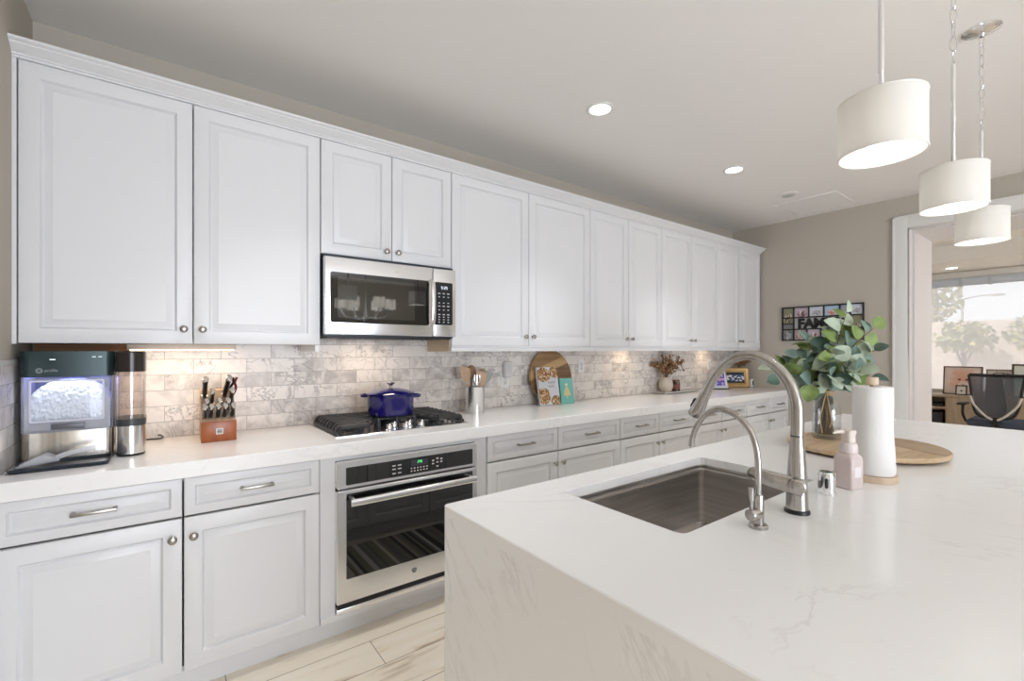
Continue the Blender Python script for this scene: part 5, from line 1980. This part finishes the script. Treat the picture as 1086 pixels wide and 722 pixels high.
def leanframe(name, label, cat, yl, yr, x, h, bw, fn, mat, lean=R(8), z=CNZ, nu=40, nv=30):
    f = thing(name, label, cat, (x, (yl + yr) / 2, z + .001))
    w = (yl - yr) / 2
    def Q(s, d, t):          # s left to right, d out of the wall side towards the kitchen, t up
        return Vector(f.location) + Vector((-d * math.cos(lean) + t * math.sin(lean), -s, t * math.cos(lean) + d * math.sin(lean)))
    ls = []
    for i, d_ in ((0, 0), (0, .016), (bw, .016), (bw, .008)):
        ls.append([Q(-w + i, d_, i), Q(w - i, d_, i), Q(w - i, d_, h - i), Q(-w + i, d_, h - i)])
    M().loops(ls).build('frame', mat, f)
    o_ = Q(-w + bw, .0085, bw)
    picture('artwork', o_, Q(w - bw, .0085, bw) - o_, Q(-w + bw, .0085, h - bw) - o_, nu, nv, fn, f)
    return f


def watercolour(s, t):
    n = noise.noise(Vector((s * 3, t * 3, 4))) * .5 + noise.noise(Vector((s * 8, t * 8, 7))) * .35
    c = Vector((.70, .60, .56))
    d = blob(s, t, .52, .50, .36, .48)
    f = max(0, min(1, 1.25 - d + n * .8))
    c = c.lerp(Vector((.72, .36, .22)), f * .75)
    if blob(s, t, .52, .27, .15, .22) < 1 + n: c = c.lerp(Vector((.80, .72, .68)), .8)
    for cs in (.30, .74):
        if abs(s - cs) < .11 * max(0, (.95 - t)) / .25 and .70 < t < .95: c = c.lerp(Vector((.70, .42, .30)), .55)
    for cs in (.42, .62):
        if blob(s, t, cs, .53, .045, .04) < 1: c = Vector((.14, .06, .05))
    if blob(s, t, .52, .32, .03, .035) < 1: c = Vector((.25, .14, .13))
    return tuple(c)


DKW = pr('dark_walnut_frame', (.10, .06, .04), .5)
leanframe('painting', 'pink and orange watercolour of an animal face leaning on the office window', 'painting', 1.475, 1.095, 8.46, .375, .012, watercolour, DKW)


def tinypic(s, t):
    return (.06, .06, .06) if blob(s, t, .52, .42, .12, .12) < 1 else (.74, .71, .66)


leanframe('small_frame', 'small square black frame in front of the watercolour painting', 'photo frame', 1.335, 1.225, 8.36, .128, .012, tinypic, BLACK, R(12))


def greyart(s, t):
    n = noise.noise(Vector((s * 3.5, t * 3.5, 12)))
    if blob(s, t, .62, .38, .2, .33) < 1 + n: return (.28, .30, .33)
    if n > .25: return (.36, .38, .26)
    return (.70, .66, .63)


leanframe('painting', 'pale grey framed picture behind the office chair', 'painting', 1.07, .66, 8.50, .345, .012, greyart, pr('bronze_frame', (.25, .17, .09), .45))


def greenart(s, t):
    n = noise.noise(Vector((s * 4, t * 4, 15)))
    return (.24, .45, .34) if n > 0 and t < .6 else (.66, .70, .66)


leanframe('painting', 'dark-framed picture with green tones at the right edge of the doorway', 'painting', .835, .40, 8.40, .42, .02, greenart, DKW)
og = M()
rnd = random.Random(6)
for k in range(9):
    a = k / 9 * math.pi
    y = 1.03 - .23 * (k / 8)
    og.tube(smoothpath([(8.33, y, CNZ + .24), (8.33, y - .02, CNZ + .285 + .012 * math.sin(k * 2)), (8.33, y - .045, CNZ + .25), (8.33, y - .06, CNZ + .235)], 5), .004, 8)
og.tube(smoothpath([(8.33, 1.04, CNZ + .235), (8.33, .98, CNZ + .292), (8.33, .91, CNZ + .305), (8.33, .84, CNZ + .292), (8.33, .77, CNZ + .235)], 6), .005, 8)
og.tube([(8.33, 1.04, CNZ + .236), (8.33, .77, CNZ + .236)], .006, 8)
og.cyl((8.33, .905, CNZ + .0005), (8.33, .905, CNZ + .24), .008, .008, 12)
og.lathe([(.06, CNZ + .0005), (.06, CNZ + .012)], (8.33, .905, 0), 24)
tag(og.build('wire_ornament', pr('black_wire', (.03, .03, .03), .5)), 'black filigree metal ornament on the console above the chair back', 'ornament')

# task chair
oc_ = thing('office_chair', 'black mesh task chair with silver back supports in the office', 'office chair', (7.62, .88, 0))
cx = 7.60
MESH = sheer('black_mesh', (.34, .36, .40), .62)
m = M()
wt, wb = .225, .165
fr_pts = [(cx + .045, .88 + wt, 1.045), (cx + .03, .88 + wt - .02, .88), (cx, .88 + wb + .02, .70), (cx - .03, .88 + wb - .03, .58), (cx - .03, .88, .555), (cx - .03, .88 - wb + .03, .58), (cx, .88 - wb - .02, .70), (cx + .03, .88 - wt + .02, .88), (cx + .045, .88 - wt, 1.045)]
m.tube(smoothpath(fr_pts, 5), .013, 12)
m.tube(smoothpath([fr_pts[0], (cx + .065, .88 + .1, 1.043), (cx + .07, .88, 1.040), (cx + .065, .88 - .1, 1.043), fr_pts[-1]], 5), .019, 12)
m.build('back_frame', BLACK, oc_)
m = M()
rows = []
for i in range(10):
    t = i / 9
    z = .57 + .465 * t
    half = wb - .02 + (wt - wb + .015) * t
    rows.append([(cx - .028 + .085 * t + .012 * (1 - (k / 4 - 1) ** 2), .88 + half * (1 - k / 4), z) for k in range(9)])
m.loops(rows, False, False, closed=False)
m.build('back_mesh', MESH, oc_)
q = [(.075, 1.03), (-.045, 1.03), (-.095, .63), (-.05, .575), (.05, .575), (.085, .66)]
M().loops([[(cx - .02 + .05 * (z - .57) / .46, .88 + y, z) for y, z in q], [(cx - .035 + .05 * (z - .57) / .46, .88 + y, z) for y, z in q]]).build('lumbar_panel', pr('charcoal_panel', (.07, .075, .085), .6), oc_)
SILV = pr('silver_arm', (.62, .60, .57), .4, .3)
for s in (1, -1):
    M().tube(smoothpath([(cx - .01, .88 + s * .205, .80), (cx - .035, .88 + s * .17, .70), (cx - .05, .88 + s * .08, .585), (cx - .045, .88 + s * .02, .54)], 6), .017, 12, flat=.7).build('support', SILV, oc_)
M().box(cx + .02, cx + .50, .63, 1.13, .44, .52, .035, 4).build('seat', pr('dark_blue_fabric', (.06, .075, .11), .9), oc_)
for s in (1, -1):
    M().tube(smoothpath([(cx + .20, .88 + s * .27, .47), (cx + .20, .88 + s * .30, .56), (cx + .20, .88 + s * .30, .675)], 5), .014, 10).box(cx + .08, cx + .34, .88 + s * .30 - .04, .88 + s * .30 + .04, .675, .70, .01).build('armrest', BLACK, oc_)
M().cyl((cx + .25, .88, .10), (cx + .25, .88, .45), .03, .03, 20).tube([(cx - .04, .88, .545), (cx + .06, .88, .435), (cx + .25, .88, .43)], .02, 10).build('column', BLACK, oc_)
for k in range(5):
    a = 2 * math.pi * k / 5
    u = Vector((math.cos(a), math.sin(a), 0))
    b0_ = Vector((cx + .25, .88, .10))
    lg = M().tube([b0_, b0_ + u * .28 + UP * -.035], [.022, .014], 12).build('leg', BLACK, oc_)
    M().cyl(b0_ + u * .27 + Vector((-u.y, u.x, 0)) * .018 - UP * .072, b0_ + u * .27 - Vector((-u.y, u.x, 0)) * .018 - UP * .072, .028, .028, 18).build('caster', BLACK, lg)

# window shade: rolled valance with ties, sheer drop
vl = thing('roman_shade', 'blue-grey gathered valance across the top of the office window', 'window shade', (8.70, .3, 2.21))
m = M()
pts = [(8.705, 2.315), (8.680, 2.315), (8.665, 2.295), (8.662, 2.262), (8.668, 2.235), (8.685, 2.215), (8.705, 2.215)]
m.prism(pts, lambda x, z: (x, -1.6, z), lambda x, z: (x, 2.2, z))
m.build('fabric', pr('blue_grey_linen', (.56, .62, .72), .9, bump=.3, bscale=40), vl)
m = M()
for y in (-1.2, -.6, .0, .55, 1.05, 1.33, 1.63, 2.0):
    m.box(8.655, 8.708, y - .016, y + .016, 2.205, 2.32, .004)
m.build('ties', pr('pale_blue_tie', (.50, .55, .63), .9), vl)
sh_ = thing('sheer_blind', 'translucent white solar blind hanging over the office window', 'blind', (8.72, .3, .86))
M().box(8.718, 8.7195, -1.56, 2.16, .79, 2.25).build('fabric', sheer('sheer_white', (1, .985, .97), .64), sh_)
M().box(8.712, 8.726, -1.56, 2.16, .775, .792, .003).build('bottom_bar', WHITEPL, sh_)
for k, (x, y) in enumerate(((8.26, 1.357), (8.05, .2))):
    d = thing('office_downlight', 'lit ceiling downlight in the office, %s' % ('beside the doorway edge' if k == 0 else 'hidden to the right of the doorway'), 'ceiling light', (x, y, 2.42), 'office downlights')
    M().lathe([(.075, 2.42), (.075, 2.415), (.058, 2.413)], (x, y, 0), 32, cap0=False, cap1=False).build('trim_ring', pr('lamp_trim_white', (.78, .77, .75), .4), d)
    M().lathe([(.058, 2.414), (0, 2.412)], (x, y, 0), 32, cap0=False, cap1=False).build('lens', emat('downlight_lens', (1, .97, .92), 5.0), d)
lamp('office_fill_light', 'POINT', (7.0, -1.6, 2.25), 38, LAMPW, .12)  # added fill with no fixture, brightens the office ceiling and tray riser

# ------------------------------------------------------------------ garden outside the office window
struct('ground_outside', M().box(9.0, 40, -14, 22, -.10, 0), pr('pale_gravel', (.55, .48, .40), .95, var=.15, vscale=3))
struct('wall_garden', M().box(15.0, 15.2, -10, 16, 0, 2.02), pr('block_wall', (.74, .64, .58), .95, var=.1, vscale=2))
rnd = random.Random(21)
BUSH = [pr('bush_green', (.26, .30, .10), .8), pr('bush_yellow', (.50, .45, .15), .8), pr('bush_olive', (.36, .34, .18), .8)]


def bush(name, c, rx, ry, rz, n, label, cat, sz=.10, trunk=None, group=None):
    o = thing(name, label, cat, (c[0], c[1], 0), group)
    m = M()
    for k in range(n):
        while True:
            p = Vector((rnd.uniform(-1, 1), rnd.uniform(-1, 1), rnd.uniform(-1, 1)))
            if .35 < p.length < 1: break
        q = Vector((c[0] + p.x * rx, c[1] + p.y * ry, c[2] + p.z * rz))
        leaf(m, q, Vector((rnd.uniform(-1, 1), rnd.uniform(-1, 1), rnd.uniform(-1, 1))), Vector((rnd.uniform(-1, 1), rnd.uniform(-1, 1), 1)), rnd.uniform(.7, 1.3) * sz, sz * .38, rnd.choices((0, 1, 2), (3, 2, 3))[0])
    m.build('foliage', BUSH, o, smooth=False)
    t = M()
    t.tube(smoothpath([(c[0], c[1], 0), (c[0] + .05, c[1] + .03, c[2] * .6), (c[0], c[1], c[2] + rz * .3)], 4), [.07 if trunk else .03] * 4 + [.05 if trunk else .02] * 4 + [.02], 8)
    for k in range(4):
        a = k * 1.6
        t.tube([(c[0], c[1], c[2] * .6), (c[0] + math.cos(a) * rx * .6, c[1] + math.sin(a) * ry * .6, c[2] + rz * .3)], [.03, .008], 6)
    t.build('trunk', STEM, o)
    return o


bush('garden_shrub', (14.3, 2.14, 1.62), .5, .50, .36, 440, 'yellow-green shrub before the garden wall, leftmost through the window', 'shrub', .13, group='shrubs along the garden wall')
bush('garden_shrub', (14.3, .95, 1.66), .5, .58, .40, 480, 'leafy shrub before the garden wall, second from left through the window', 'shrub', .13, group='shrubs along the garden wall')
bush('garden_shrub', (14.3, -.28, 1.75), .5, .56, .50, 520, 'tallest olive shrub before the garden wall at the right of the window', 'shrub', .13, group='shrubs along the garden wall')
bush('street_tree', (19.5, 3.55, 2.95), .6, .62, .75, 420, 'thin pale tree rising above the garden wall at the left', 'tree', .15, True)
lp = thing('street_lamp', 'tall grey street lamp on a curved arm beyond the garden wall', 'street lamp', (26, 3.95, 0))
M().tube([(26, 3.95, 0), (26, 3.95, 3.35)], [.07, .04], 12).build('pole', pr('lamp_grey', (.4, .4, .42), .6), lp)
M().tube(smoothpath([(26, 3.95, 3.3), (26, 3.85, 3.42), (26, 3.5, 3.50), (26, 3.1, 3.52)], 5), .028, 10).build('arm', pr('lamp_grey', (.4, .4, .42), .6), lp)
M().box(25.85, 26.15, 2.75, 3.15, 3.47, 3.54, .02).build('lamp_head', pr('lamp_grey', (.4, .4, .42), .6), lp)
